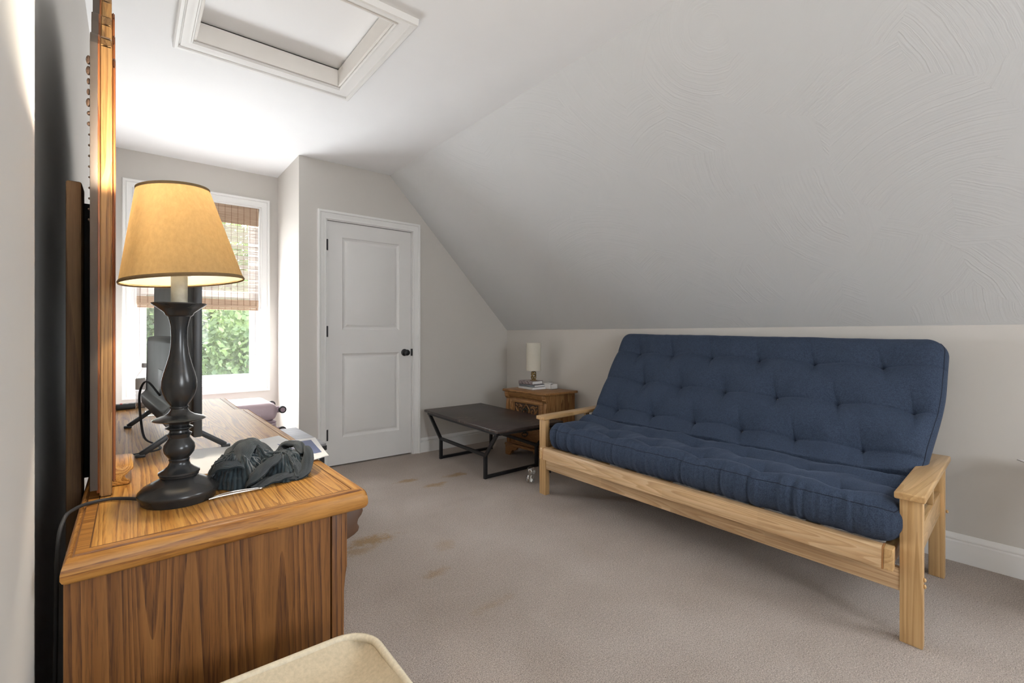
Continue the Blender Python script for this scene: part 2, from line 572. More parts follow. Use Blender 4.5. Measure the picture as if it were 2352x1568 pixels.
def spline(pts, n=8):
    """Catmull-Rom through pts"""
    P = [Vector(p) for p in pts]
    P = [P[0] * 2 - P[1]] + P + [P[-1] * 2 - P[-2]]
    out = []
    for i in range(1, len(P) - 2):
        for k in range(n):
            t = k / n
            a, b, c, d = P[i - 1], P[i], P[i + 1], P[i + 2]
            out.append(0.5 * ((2 * b) + (c - a) * t + (2 * a - 5 * b + 4 * c - d) * t * t + (3 * b - a - 3 * c + d) * t ** 3))
    out.append(P[-2])
    return out


def tube(bm, pts, r, n=10, flat=1.0, mi=0, closed=False):
    pts = [Vector(p) for p in pts]
    N = len(pts)
    rs = r if isinstance(r, (list, tuple)) else [r] * N
    ref = None
    rings = []
    for i, p in enumerate(pts):
        if closed:
            t = (pts[(i + 1) % N] - pts[i - 1]).normalized()
        else:
            t = (pts[min(i + 1, N - 1)] - pts[max(i - 1, 0)]).normalized()
        if ref is None:
            ref = t.orthogonal().normalized() if abs(t.z) > 0.9 else t.cross(Vector((0, 0, 1))).normalized()
        ref = (ref - t * ref.dot(t)).normalized()
        b = t.cross(ref)
        rings.append([bm.verts.new(p + ref * rs[i] * math.cos(2 * math.pi * k / n) + b * rs[i] * flat * math.sin(2 * math.pi * k / n)) for k in range(n)])
    m = N if closed else N - 1
    for i in range(m):
        a, b = rings[i], rings[(i + 1) % N]
        for k in range(n):
            bm.faces.new([a[k], a[(k + 1) % n], b[(k + 1) % n], b[k]]).material_index = mi
    if not closed:
        bm.faces.new(rings[0]).material_index = mi
        bm.faces.new(rings[-1]).material_index = mi
    return bm


def grid(bm, nu, nv, fn, mi=0, uv=False):
    """open surface fn(u,v), u,v in 0..1"""
    vs = [[bm.verts.new(fn(i / nu, j / nv)) for j in range(nv + 1)] for i in range(nu + 1)]
    lay = bm.loops.layers.uv.verify() if uv else None
    for i in range(nu):
        for j in range(nv):
            f = bm.faces.new([vs[i][j], vs[i + 1][j], vs[i + 1][j + 1], vs[i][j + 1]])
            f.material_index = mi
            if uv:
                for lp, (a, b) in zip(f.loops, ((i, j), (i + 1, j), (i + 1, j + 1), (i, j + 1))):
                    lp[lay].uv = (a / nu, b / nv)
    return vs


def struct(o):
    o['kind'] = 'structure'
    return o


def ball(bm, c, r, sx=1, sy=1, sz=1, u=20, v=12):
    bmesh.ops.create_uvsphere(bm, u_segments=u, v_segments=v, radius=r, matrix=Matrix.Translation(c) @ Matrix.Diagonal((sx, sy, sz, 1)))
    return bm


# ------------------------------------------------------------ room shell
ZC = 2.509         # flat ceiling
XA = 1.034         # alcove side wall
YD, YW = 3.969, 4.665   # door wall, window wall
XK, ZK = 3.12, 1.14     # knee wall and its height
XS = 1.795         # ceiling / slope crease
XL = -0.15         # left wall beside the dresser
XN, YN = -0.10, 0.90    # nearer bit of the left wall and its outer corner
YB = -2.6
T = 0.12


def wallobj(name, bm, mat='wall'):
    return struct(obj(name, bm, mat, smooth=0))


bm = B(); box(bm, -0.5, XK + 0.3, YB - 0.2, YW + 0.2, -0.1, 0.0); wallobj('floor', bm, 'carpet')
# ceiling with the hatch opening
HX0, HX1, HY0, HY1 = 0.235, 0.93, 2.0, 2.73
bm = B()
for x0, x1, y0, y1 in ((-0.5, HX0, YB - .2, YW + .2), (HX1, XS, YB - .2, YW + .2), (HX0, HX1, YB - .2, HY0), (HX0, HX1, HY1, YW + .2)):
    box(bm, x0, x1, y0, y1, ZC, ZC + 0.1)
wallobj('ceiling', bm, 'white_ceiling')
hz = ZC + 0.098
bm = B(); box(bm, HX0 - .02, HX1 + .02, HY0 - .02, HY1 + .02, hz, hz + 0.03); wallobj('ceiling_hatch_panel', bm, 'hatch_panel')
bm = B()
for x0, x1, y0, y1, s in ((HX0 - .02, HX0, HY0 - .02, HY1 + .02, 0), (HX1, HX1 + .02, HY0 - .02, HY1 + .02, 1), (HX0, HX1, HY0 - .02, HY0, 2), (HX0, HX1, HY1, HY1 + .02, 3)):
    box(bm, x0, x1, y0, y1, ZC - 0.005, hz)
# the ledge half way up that carries the panel
for x0, x1, y0, y1 in ((HX0, HX0 + .012, HY0, HY1), (HX1 - .012, HX1, HY0, HY1), (HX0 + .012, HX1 - .012, HY0, HY0 + .012), (HX0 + .012, HX1 - .012, HY1 - .012, HY1)):
    box(bm, x0, x1, y0, y1, ZC - 0.005, ZC + 0.088, 0.002)
wallobj('ceiling_hatch_side', bm, 'hatch')


def casing(bm, fn, path, prof):
    """mitred casing: path = closed/open list of 2-D corners, prof = (offset outward, height) list; fn(p2, h) -> 3-D"""
    rings = []
    n = len(path[0])
    closed = path[1]
    P = [Vector(p) for p in path[0]]
    for i in range(n):
        if closed:
            a, b, c = P[i - 1], P[i], P[(i + 1) % n]
        else:
            a, b, c = P[max(i - 1, 0)], P[i], P[min(i + 1, n - 1)]
        d1 = (b - a).normalized() if (b - a).length > 0 else (c - b).normalized()
        d2 = (c - b).normalized() if (c - b).length > 0 else d1
        n1, n2 = Vector((d1.y, -d1.x)), Vector((d2.y, -d2.x))
        mt = (n1 + n2)
        mt = mt / max(mt.dot(n1), 1e-6) if mt.length > 0 else n1
        rings.append([bm.verts.new(fn(b + mt * o, h)) for o, h in prof])
    k = len(prof)
    for i in range(n if closed else n - 1):
        a, b = rings[i], rings[(i + 1) % n]
        for j in range(k - 1):
            bm.faces.new([a[j], a[j + 1], b[j + 1], b[j]])
    if not closed:
        bm.faces.new(rings[0]); bm.faces.new(rings[-1])
    return bm


CAS = [(0.0, 0.0), (0.0, 0.009), (0.004, 0.013), (0.008, 0.013), (0.010, 0.009), (0.022, 0.010), (0.034, 0.015), (0.044, 0.017), (0.046, 0.013), (0.049, 0.014), (0.053, 0.022), (0.064, 0.024), (0.070, 0.021), (0.072, 0.0)]
bm = B()
casing(bm, lambda p, h: (p.x, p.y, ZC - h * 1.4), ([(HX0, HY0), (HX1, HY0), (HX1, HY1), (HX0, HY1)], True), [(o * 1.1, h) for o, h in CAS])
struct(obj('trim_1', bm, 'trim', smooth=30))

# slope, with an opening for the added roof window behind the camera
def slp(t, dz=0.0):
    return (XS + (XK - XS) * t + dz * .7, ZC + (ZK - ZC) * t + dz * .7)


SKY0, SKY1 = -1.4, -.5
bm = B()
for y0, y1, t0, t1 in ((SKY1, YD + .1, 0, 1), (YB - .2, SKY0, 0, 1), (SKY0, SKY1, 0, .25), (SKY0, SKY1, .75, 1)):
    prism(bm, [slp(t0), slp(t1), slp(t1, .08), slp(t0, .08)], 1, y0, y1)
bmesh.ops.remove_doubles(bm, verts=bm.verts, dist=1e-5)
wallobj('ceiling_slope', bm, 'slope')
bm = B(); box(bm, XK, XK + T, YB - .2, YD + .1, 0, ZK); wallobj('wall_right', bm)
# door wall, with a hole for the door
DX0, DX1, DZ = 1.250, 2.012, 2.035
bm = B()
prism(bm, [(XA, 0), (DX0, 0), (DX0, DZ), (DX0, ZC), (XA, ZC)], 1, YD, YD + T)
prism(bm, [(DX0, DZ), (DX1, DZ), (XS, ZC), (DX0, ZC)], 1, YD, YD + T)
prism(bm, [(DX1, 0), (XK, 0), (XK, ZK), (XS, ZC), (DX1, DZ)], 1, YD, YD + T)
wallobj('wall_far', bm)
bm = B(); box(bm, XA, XA + T, YD + T, YW, 0, ZC); wallobj('wall_alcove', bm)
# window wall
WX0, WX1, WZ0, WZ1 = 0.02, 0.897, 0.668, 2.215
bm = B()
for x0, x1, z0, z1 in ((-.5, WX0, 0, ZC), (WX1, XA + T, 0, ZC), (WX0, WX1, 0, WZ0), (WX0, WX1, WZ1, ZC)):
    box(bm, x0, x1, YW, YW + 0.14, z0, z1)
wallobj('wall_window', bm)
bm = B(); box(bm, XL - T, XL, YN - .0, YW, 0, ZC); wallobj('wall_left', bm)
bm = B()
box(bm, XL - T, XN, YB, YN, 0, ZC, 0.006)
wallobj('wall_left_near', bm)
BX0, BX1, BZ0, BZ1 = 0.38, 1.32, 0.88, 2.02  # opening added in the unseen back wall to let in fill
bm = B()
for x0, x1, z0, z1 in ((-.5, BX0, 0, ZC), (BX1, XK + .2, 0, ZC), (BX0, BX1, 0, BZ0), (BX0, BX1, BZ1, ZC)):
    box(bm, x0, x1, YB - T, YB, z0, z1)
wallobj('wall_back', bm)
bm = B(); casing(bm, lambda p, h: (p.x, YB + h, p.y), ([(BX1, BZ0), (BX1, BZ1), (BX0, BZ1), (BX0, BZ0)], True), CAS)
box(bm, BX0, BX1, YB - .08, YB - .05, 1.43, 1.47)
struct(obj('added_back_window', bm, 'trim', smooth=30))  # made-up window frame out of view, goes with the back fill lamp

# baseboards
BP = [(0, 0), (0.016, 0), (0.016, 0.096), (0.010, 0.099), (0.008, 0.104), (0.013, 0.108), (0.013, 0.114), (0.008, 0.124), (0.005, 0.130), (0.003, 0.134), (0, 0.134)]
bm = B(); prism(bm, [(XK - a, b) for a, b in BP], 1, YB, YD); struct(obj('baseboard_right', bm, 'trim', smooth=20))
bm = B(); prism(bm, [(YD - a, b) for a, b in BP], 0, 2.085, XK - .014); struct(obj('baseboard_far', bm, 'trim', smooth=20))
bm = B(); prism(bm, [(YD - a, b) for a, b in BP], 0, XA, 1.178); struct(obj('baseboard_far.001', bm, 'trim', smooth=20))
bm = B(); prism(bm, [(YW - a, b) for a, b in BP], 0, XL, XA); struct(obj('baseboard_window', bm, 'trim', smooth=20))
bm = B(); prism(bm, [(XA - a, b) for a, b in BP], 1, YD, YW - .014); struct(obj('baseboard_alcove', bm, 'trim', smooth=20))

# door
bm = B()
casing(bm, lambda p, h: (p.x, YD - h, p.y), ([(DX1 + .006, 0), (DX1 + .006, DZ + .004), (DX0 - .006, DZ + .004), (DX0 - .006, 0)], False), [(-o, h) for o, h in CAS] if False else CAS)
struct(obj('trim_2', bm, 'trim', smooth=30))
door = empty('door_1', (DX0, YD, 0)); struct(door)
bm = B()
dy = YD + 0.012
dx0, dx1, dz0, dz1 = DX0 + .004, DX1 - .004, 0.012, DZ - .006
PA = [(dx0 + .125, dx1 - .115, 1.135, 1.905), (dx0 + .125, dx1 - .115, 0.235, 0.935)]
# leaf as strips round the two panels, each with a sunken moulded frame and raised field
xs = [dx0, PA[0][0], PA[0][1], dx1]
zs = [dz0, PA[1][2], PA[1][3], PA[0][2], PA[0][3], dz1]
for i in range(3):
    for j in range(5):
        if i == 1 and j in (1, 3):
            continue
        x0, x1, z0, z1 = xs[i], xs[i + 1], zs[j], zs[j + 1]
        addverts(bm, [(x0, dy, z0), (x1, dy, z0), (x1, dy, z1), (x0, dy, z1)], [(0, 1, 2, 3)])
for x0, x1, z0, z1 in PA:
    rings = []
    for ins, dp in ((0, 0), (0.004, 0.006), (0.018, 0.012), (0.026, 0.012), (0.036, 0.007), (0.046, 0.004)):
        rings.append([bm.verts.new(q) for q in ((x0 + ins, dy + dp, z0 + ins), (x1 - ins, dy + dp, z0 + ins), (x1 - ins, dy + dp, z1 - ins), (x0 + ins, dy + dp, z1 - ins))])
    for a, b in zip(rings, rings[1:]):
        for k in range(4):
            bm.faces.new([a[k], a[(k + 1) % 4], b[(k + 1) % 4], b[k]])
    bm.faces.new(rings[-1])
bmesh.ops.remove_doubles(bm, verts=bm.verts, dist=1e-5)
for e in [(dx0, dx1, dz0, dz1)]:
    box(bm, dx0, dx1, dy + .014, dy + .04, dz0, dz1)
    for (a, b) in (((dx0, dz0), (dx1, dz0)), ((dx1, dz0), (dx1, dz1)), ((dx1, dz1), (dx0, dz1)), ((dx0, dz1), (dx0, dz0))):
        addverts(bm, [(a[0], dy, a[1]), (b[0], dy, b[1]), (b[0], dy + .014, b[1]), (a[0], dy + .014, a[1])], [(0, 1, 2, 3)])
obj('door_leaf', bm, 'door', door, smooth=20)
bm = B()
box(bm, DX0 - .004, DX0 + .0015, YD - .002, YD + .1, 0, DZ); box(bm, DX1 - .0015, DX1 + .004, YD - .002, YD + .1, 0, DZ); box(bm, DX0, DX1, YD - .002, YD + .1, DZ - .002, DZ + .004)
box(bm, DX0, DX1, YD + .056, YD + .1, 0, DZ)
obj('door_jamb', bm, 'trim', door)
for z in (0.27, 1.12, 1.83):
    bm = B(); lathe(bm, [(0.0075, -0.045), (0.0075, 0.045)], (DX0 + .002, YD + .002, z), 12); box(bm, DX0 - .003, DX0 + .012, YD + .006, YD + .011, z - .045, z + .045)
    obj('hinge', bm, 'black_metal', door)
bm = B()
lathe(bm, [(0.032, 0), (0.032, 0.004), (0.026, 0.008), (0.012, 0.010), (0.011, 0.030), (0.020, 0.036), (0.027, 0.046), (0.028, 0.054), (0.024, 0.064), (0.012, 0.069), (0, 0.070)], (0, 0, 0), 28)
bmesh.ops.transform(bm, matrix=Matrix.Translation((1.943, dy, 0.932)) @ Matrix.Rotation(R(90), 4, 'X'), verts=bm.verts)
obj('door_knob', bm, 'black_metal', door)
bm = B(); box(bm, DX1 - .008, DX1 + .004, YD - .006, YD + .012, 0.90, 0.965, .003); obj('strike_plate', bm, 'black_metal', door)

# window
win = empty('window_1', (WX0, YW, WZ0)); struct(win)
bm = B()
casing(bm, lambda p, h: (p.x, YW - h, p.y), ([(WX1, WZ0), (WX1, WZ1), (WX0, WZ1), (WX0, WZ0)], True), CAS)
obj('casing', bm, 'trim', win, smooth=30)
bm = B()   # jamb liner
for x0, x1, z0, z1 in ((WX0, WX0 + .012, WZ0, WZ1), (WX1 - .012, WX1, WZ0, WZ1), (WX0 + .012, WX1 - .012, WZ0, WZ0 + .012), (WX0 + .012, WX1 - .012, WZ1 - .012, WZ1)):
    box(bm, x0, x1, YW - .001, YW + .14, z0, z1)
obj('window_jamb', bm, 'trim', win)


def sash(name, z0, z1, y, w=0.045, wb=0.05):
    bm = B()
    x0, x1 = WX0 + .0322, WX1 - .0322
    for a, b, c, d in ((x0, x0 + w, z0, z1), (x1 - w, x1, z0, z1), (x0 + w, x1 - w, z0, z0 + wb), (x0 + w, x1 - w, z1 - w, z1)):
        box(bm, a, b, y, y + .03, c, d, .003)
    s = obj(name, bm, 'trim', win)
    bm = B(); box(bm, x0 + w - .004, x1 - w + .004, y + .013, y + .018, z0 + wb - .004, z1 - w + .004)
    obj('glass', bm, 'glass', s)
    return s


ZM = 1.44
sash('lower_sash', WZ0 + .032, ZM + .02, YW + .055)
sash('upper_sash', ZM - .02, WZ1 - .03, YW + .09)
bm = B()
for x0, x1, z0, z1 in ((WX0 + .012, WX0 + .032, WZ0 + .012, WZ1 - .012), (WX1 - .032, WX1 - .012, WZ0 + .012, WZ1 - .012), (WX0 + .032, WX1 - .032, WZ0 + .012, WZ0 + .032), (WX0 + .032, WX1 - .032, WZ1 - .032, WZ1 - .012)):
    box(bm, x0, x1, YW + .045, YW + .13, z0, z1, .002)
obj('window_frame', bm, 'trim', win)
bm = B(); addverts(bm, [(WX0 + .03, YW + .128, WZ0 + .03), (WX1 - .03, YW + .128, WZ0 + .03), (WX1 - .03, YW + .128, ZM), (WX0 + .03, YW + .128, ZM)], [(0, 1, 2, 3)])
obj('insect_screen_haze', bm, 'screen_mesh', win)  # screen sheet that also serves as the haze over the view
# made-up roof window behind the camera, unseen, lets in fill light
bm = B()
for (y0, y1, t0, t1) in ((SKY0 - .03, SKY0 + .03, .22, .78), (SKY1 - .03, SKY1 + .03, .22, .78), (SKY0, SKY1, .22, .27), (SKY0, SKY1, .73, .78)):
    prism(bm, [slp(t0, -.015), slp(t1, -.015), slp(t1, .1), slp(t0, .1)], 1, y0, y1)
struct(obj('added_roof_window', bm, 'trim', None, smooth=0))

# bamboo roman shade
sh = empty('bamboo_shade', (0.46, YW + .02, WZ1), 'woven bamboo roman shade drawn half way down over the window', 'window shade')
sx0, sx1 = WX0 + .016, WX1 - .016
sy = YW + .012
bm = B(); rnd = random.Random(4)
z = 1.37
while z < 2.17:
    t = rnd.uniform(.0028, .0050)
    if rnd.random() < .9:
        box(bm, sx0, sx1, sy + rnd.uniform(0, .002), sy + .003, z, z + t)
    z += t + rnd.uniform(.0003, .0016)
obj('woven_reeds', bm, 'bamboo_pale', sh, smooth=0)
bm = B()
for i in range(60):
    z = 2.045 + i * .0026
    box(bm, sx0, sx1, sy - .012 + rnd.uniform(0, .002), sy - .009, z, z + .0026)
box(bm, sx0, sx1, sy - .008, sy + .02, 2.175, 2.203)
obj('valance', bm, 'bamboo', sh, smooth=0)
bm = B()
for k, (z0, z1, yy) in enumerate(((1.335, 1.395, .006), (1.322, 1.345, .012), (1.305, 1.322, .016))):
    n = int((z1 - z0) / .0026)
    for i in range(n):
        z = z0 + i * .0026
        box(bm, sx0 + .002 * k, sx1 - .002 * k, sy - yy - .003 + rnd.uniform(0, .0015), sy - yy + .004, z, z + .0025)
obj('bottom_fold', bm, 'bamboo', sh, smooth=0)
bm = B()
for i in range(18):
    x = sx0 + .02 + i * (sx1 - sx0 - .04) / 17
    box(bm, x - .001, x + .001, sy - .003, sy - .0015, 1.36, 2.05); box(bm, x - .001, x + .001, sy - .016, sy - .0145, 2.045, 2.2); box(bm, x - .001, x + .001, sy - .0115, sy - .0095, 1.335, 1.395)
    box(bm, x - .001, x + .001, sy - .021, sy - .0195, 1.305, 1.33)
obj('warp_thread', bm, 'jute', sh, smooth=0)

# ------------------------------------------------------------ dresser (near end skewed a touch, as it stands)
TOPZ = 0.80
DY0, DY1 = 0.848, 2.585


def dsk(x, y, z):
    k = max(0.0, 1 - (y - .84) / 0.35)
    return (x, y + 0.062 * (x + .072) * k, z)


dr = empty('dresser', (0.14, 1.70, 0), 'long golden oak dresser with a bullnose top along the left wall', 'dresser')
outer = [(-.072, DY0), (.340, DY0), (.353, DY0 + .004), (.357, DY0 + .018), (.355, 1.26), (.372, 1.30), (.372, 2.115), (.349, 2.155), (.351, 2.56), (.34, DY1), (-.072, DY1)]
inner = [(-.066, DY0 + .022), (.326, DY0 + .022), (.326, 1.28), (.344, 1.31), (.344, 2.10), (.326, 2.13), (.326, DY1 - .02), (-.066, DY1 - .02)]


def poly_off(pts, d):
    out = []
    n = len(pts)
    for i in range(n):
        a, b, c = Vector(pts[i - 1]), Vector(pts[i]), Vector(pts[(i + 1) % n])
        d1, d2 = (b - a).normalized(), (c - b).normalized()
        n1, n2 = Vector((-d1.y, d1.x)), Vector((-d2.y, d2.x))
        mt = n1 + n2
        mt = mt / max(mt.dot(n1), .3)
        q = b + mt * d
        out.append((max(q.x, -.072 + d * .04), q.y))
    return out


bm = B()
prev = None
rings = []
for off, z in ((.012, TOPZ - .036), (.006, TOPZ - .0345), (.002, TOPZ - .031), (.0, TOPZ - .026), (.0, TOPZ - .019), (.0012, TOPZ - .0125), (.0035, TOPZ - .007), (.0065, TOPZ - .003), (.009, TOPZ - .0015), (.0105, TOPZ - .0035), (.0125, TOPZ - .0035), (.0135, TOPZ)):
    rings.append([bm.verts.new((x, y, z)) for x, y in poly_off(outer, off)])
n = len(outer)
for a, b in zip(rings, rings[1:]):
    for i in range(n):
        bm.faces.new([a[i], a[(i + 1) % n], b[(i + 1) % n], b[i]])
bm.faces.new(rings[0])
# inside the bead: strip, groove, then the field
simp = [(-.072, DY0), (.357, DY0), (.355, 1.26), (.372, 1.30), (.372, 2.115), (.349, 2.155), (.351, DY1), (-.072, DY1)]
smap = [0, 1, 1, 1, 2, 3, 4, 5, 6, 6, 7]


def sring(off, z):
    v = [bm.verts.new((x, y, z)) for x, y in poly_off(simp, off)]
    return [v[i] for i in smap]


def bridge(a, b, mi):
    for i in range(n):
        q = []
        for w in (a[i], a[(i + 1) % n], b[(i + 1) % n], b[i]):
            if w not in q:
                q.append(w)
        if len(q) > 2:
            bm.faces.new(q).material_index = mi


r2, r3, r4, r5 = sring(.0275, TOPZ), sring(.0279, TOPZ - .002), sring(.0289, TOPZ - .002), sring(.0293, TOPZ)
for q_, (a, b) in enumerate(((rings[-1], r2), (r2, r3), (r3, r4), (r4, r5))):
    bridge(a, b, 2 if q_ in (1, 2, 3) else 0)
bm.faces.new([r5[i] for i in (0, 1, 4, 5, 6, 7, 8, 10)]).material_index = 1
for f in bm.faces:
    c_ = f.calc_center_median()
    if f.material_index == 0 and c_.x > .33 and c_.y > .9:
        f.material_index = 1
    offs = [abs(v.co.z - (TOPZ - .0035)) < 1e-5 for v in f.verts]
    if all(offs):
        f.material_index = 2
obj('dresser_top', bm, ['oak_x', 'oak_y', 'oak_groove'], dr, smooth=50, xf=dsk)
BZ = TOPZ - .036
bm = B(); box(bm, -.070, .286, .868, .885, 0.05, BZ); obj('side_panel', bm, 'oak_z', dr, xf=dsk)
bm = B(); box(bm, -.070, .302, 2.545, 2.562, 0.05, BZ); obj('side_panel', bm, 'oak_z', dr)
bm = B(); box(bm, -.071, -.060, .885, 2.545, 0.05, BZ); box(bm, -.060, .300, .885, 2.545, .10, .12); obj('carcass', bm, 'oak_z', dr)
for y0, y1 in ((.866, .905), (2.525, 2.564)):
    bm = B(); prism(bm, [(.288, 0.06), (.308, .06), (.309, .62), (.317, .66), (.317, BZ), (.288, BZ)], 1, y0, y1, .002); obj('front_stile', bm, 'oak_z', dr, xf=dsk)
bm = B()
for z in (.10, .33, .55, .73):
    box(bm, .288, .308, .905, 2.525, z, z + .03)
for y in (1.44, 1.98):
    box(bm, .288, .308, y - .02, y + .02, .1, BZ)
obj('front_rail', bm, 'oak_y', dr)
for j, (z0, z1) in enumerate(((.135, .325), (.365, .545), (.585, .725))):
    for y0, y1 in ((.91, 1.415), (1.465, 1.955), (2.005, 2.52)):
        bm = B(); box(bm, .296, .318, y0, y1, z0, z1, .005); d = obj('drawer', bm, 'oak_y', dr)
        bm = B(); ym, zm = (y0 + y1) / 2, (z0 + z1) / 2
        tube(bm, spline([(.318, ym - .045, zm), (.335, ym - .04, zm - .004), (.340, ym, zm - .016), (.335, ym + .04, zm - .004), (.318, ym + .045, zm)], 5), .004, 8)
        obj('pull', bm, 'pewter', d)
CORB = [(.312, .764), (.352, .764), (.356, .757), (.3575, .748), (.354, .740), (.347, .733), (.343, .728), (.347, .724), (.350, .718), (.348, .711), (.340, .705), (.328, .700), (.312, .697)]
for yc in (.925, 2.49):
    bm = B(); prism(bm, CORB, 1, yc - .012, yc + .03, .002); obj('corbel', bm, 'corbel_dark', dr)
bm = B(); prism(bm, [(-.07, 0), (.0, 0), (.02, .05), (.20, .05), (.23, 0), (.31, 0), (.31, .10), (-.07, .10)], 1, .866, .886); prism(bm, [(-.07, 0), (.0, 0), (.02, .05), (.20, .05), (.23, 0), (.31, 0), (.31, .10), (-.07, .10)], 1, 2.545, 2.563)
prism(bm, [(.866, 0), (1.0, 0), (1.05, .05), (2.4, .05), (2.45, 0), (2.563, 0), (2.563, .10), (.866, .10)], 0, .29, .312)
obj('plinth', bm, 'oak_y', dr)

# ------------------------------------------------------------ dresser mirror
MY = 1.13
mr = empty('dresser_mirror', (-.04, MY + .5, TOPZ), 'tall arched oak framed mirror seen edge on, standing at the back of the dresser', 'mirror')


def mxf(x, y, z):
    return (x - .026 * (y - MY), y, z)


def arch(y0, y1, zb, steps):
    """stepped arch outline in (y, z), symmetric about the middle"""
    ym = (y0 + y1) / 2
    left = [(y0 + a, z) for a, z in steps]
    right = [(y1 - a, z) for a, z in reversed(steps)]
    return [(y0, zb)] + left + right + [(y1, zb)]


MY1 = 2.28
ST = [(0, 1.618), (.006, 1.634), (.022, 1.645), (.085, 1.648), (.088, 1.70), (.10, 1.722), (.125, 1.735), (.185, 1.74), (.19, 1.80), (.205, 1.82), (.26, 1.835), (.45, 1.93), (.575, 1.95)]
bm = B(); prism(bm, arch(MY, MY1, .815, ST), 0, -.0567, -.046, .001); obj('backing_board', bm, 'grey_back', mr, xf=mxf)
bm = B(); prism(bm, arch(MY + .001, MY1 - .001, .81, ST), 0, -.0475, -.0432, .001); obj('edge_band', bm, 'oak_red', mr, xf=mxf)


def frame_ring(bm, o_pts, i_pts, x0, x1):
    n = len(o_pts)
    for a, b in ((o_pts, i_pts),):
        vo0 = [bm.verts.new((x0, *p)) for p in a]; vi0 = [bm.verts.new((x0, *p)) for p in b]
        vo1 = [bm.verts.new((x1, *p)) for p in a]; vi1 = [bm.verts.new((x1, *p)) for p in b]
        for i in range(n):
            j = (i + 1) % n
            for q in ((vo0, vo1), (vi0, vi1), (vo0, vi0), (vo1, vi1)):
                bm.faces.new([q[0][i], q[0][j], q[1][j], q[1][i]])
    bmesh.ops.bevel(bm, geom=[e for e in bm.edges], offset=.0028, segments=3, affect='EDGES', clamp_overlap=True)


STI = [(0, 1.56), (.006, 1.57), (.022, 1.58), (.07, 1.582), (.075, 1.60), (.09, 1.62), (.11, 1.63), (.17, 1.64), (.175, 1.68), (.19, 1.70), (.24, 1.72), (.40, 1.82), (.508, 1.83)]
bm = B(); frame_ring(bm, arch(MY + .002, MY1 - .002, .801, ST), arch(MY + .07, MY1 - .07, .88, STI), -.0435, -.0262); obj('mirror_frame', bm, 'oak_mirror', mr, xf=mxf)
ST3 = [(0, 1.585), (.006, 1.60), (.022, 1.611), (.085, 1.614), (.088, 1.668), (.10, 1.69), (.125, 1.70), (.185, 1.71), (.19, 1.77), (.205, 1.79), (.26, 1.80), (.45, 1.90), (.573, 1.92)]
bm = B(); frame_ring(bm, arch(MY + .004, MY1 - .004, .825, ST3), arch(MY + .035, MY1 - .035, .86, [(a * .9, z - .03) for a, z in ST3[:-1]] + [(.538, 1.885)]), -.0262, -.0212); obj('front_moulding', bm, 'oak_red', mr, xf=mxf)
bm = B(); prism(bm, arch(MY + .06, MY1 - .06, .87, [(0, 1.58), (.1, 1.62), (.25, 1.72), (.5, 1.83)]), 0, -.046, -.041); obj('looking_glass', bm, 'mirror_glass', mr, xf=mxf)
# carved ornament at the back edge, seen in profile
bm = B()
rnd = random.Random(2)
for i in range(16):
    z = 1.585 - i * .019
    rr = (.0032 if i < 7 else .0018) * rnd.uniform(.8, 1.2)
    ball(bm, (-.0575 - (.001 if i < 5 else 0), MY + .004, z), rr, 1, 1, 2.2 if i < 5 else 1.2, 8, 6)
obj('carved_beading', bm, 'dark_carve', mr)
# scroll feet
for yy in (1.20,):
    bm = B()
    k = 1.0 if yy < 1.5 else 0.0; prism(bm, [(-.045, .801), (-.03 + .026 * k, .801), (-.03 + .030 * k, .805), (-.03 + .028 * k, .810), (-.03 + .020 * k, .813), (-.03 + .018 * k, .819), (-.03 + .024 * k, .825), (-.03 + .034 * k, .829), (-.03 + .036 * k, .834), (-.03 + .030 * k, .838), (-.045, .840)], 1, yy, yy + .12, .003)
    obj('scroll_foot', bm, 'oak_y', mr)
# the two upright supports and the dark back panel
for y0, top in ((1.235, 1.39), (2.10, 1.39)):
    bm = B(); box(bm, -.0965, -.0735, y0, y0 + .07, .35, top, .004); obj('support_post', bm, 'brown_board', mr, label='dull brown upright support board' if y0 < 1.5 else None)
bm = B(); box(bm, -.0885, -.0655, 1.308, 2.06, .801, 1.364, .001); obj('back_panel', bm, 'black_board', mr)
bm = B(); tube(bm, spline([(-.0755, 1.300, 1.0), (-.0745, 1.300, .95), (-.0755, 1.300, .90)], 4), .0015, 8); lathe(bm, [(.002, 0), (.004, .004), (.004, .02), (.002, .026)], (-.069, 1.298, .935), 10); obj('hanging_hook', bm, 'black_metal', mr)

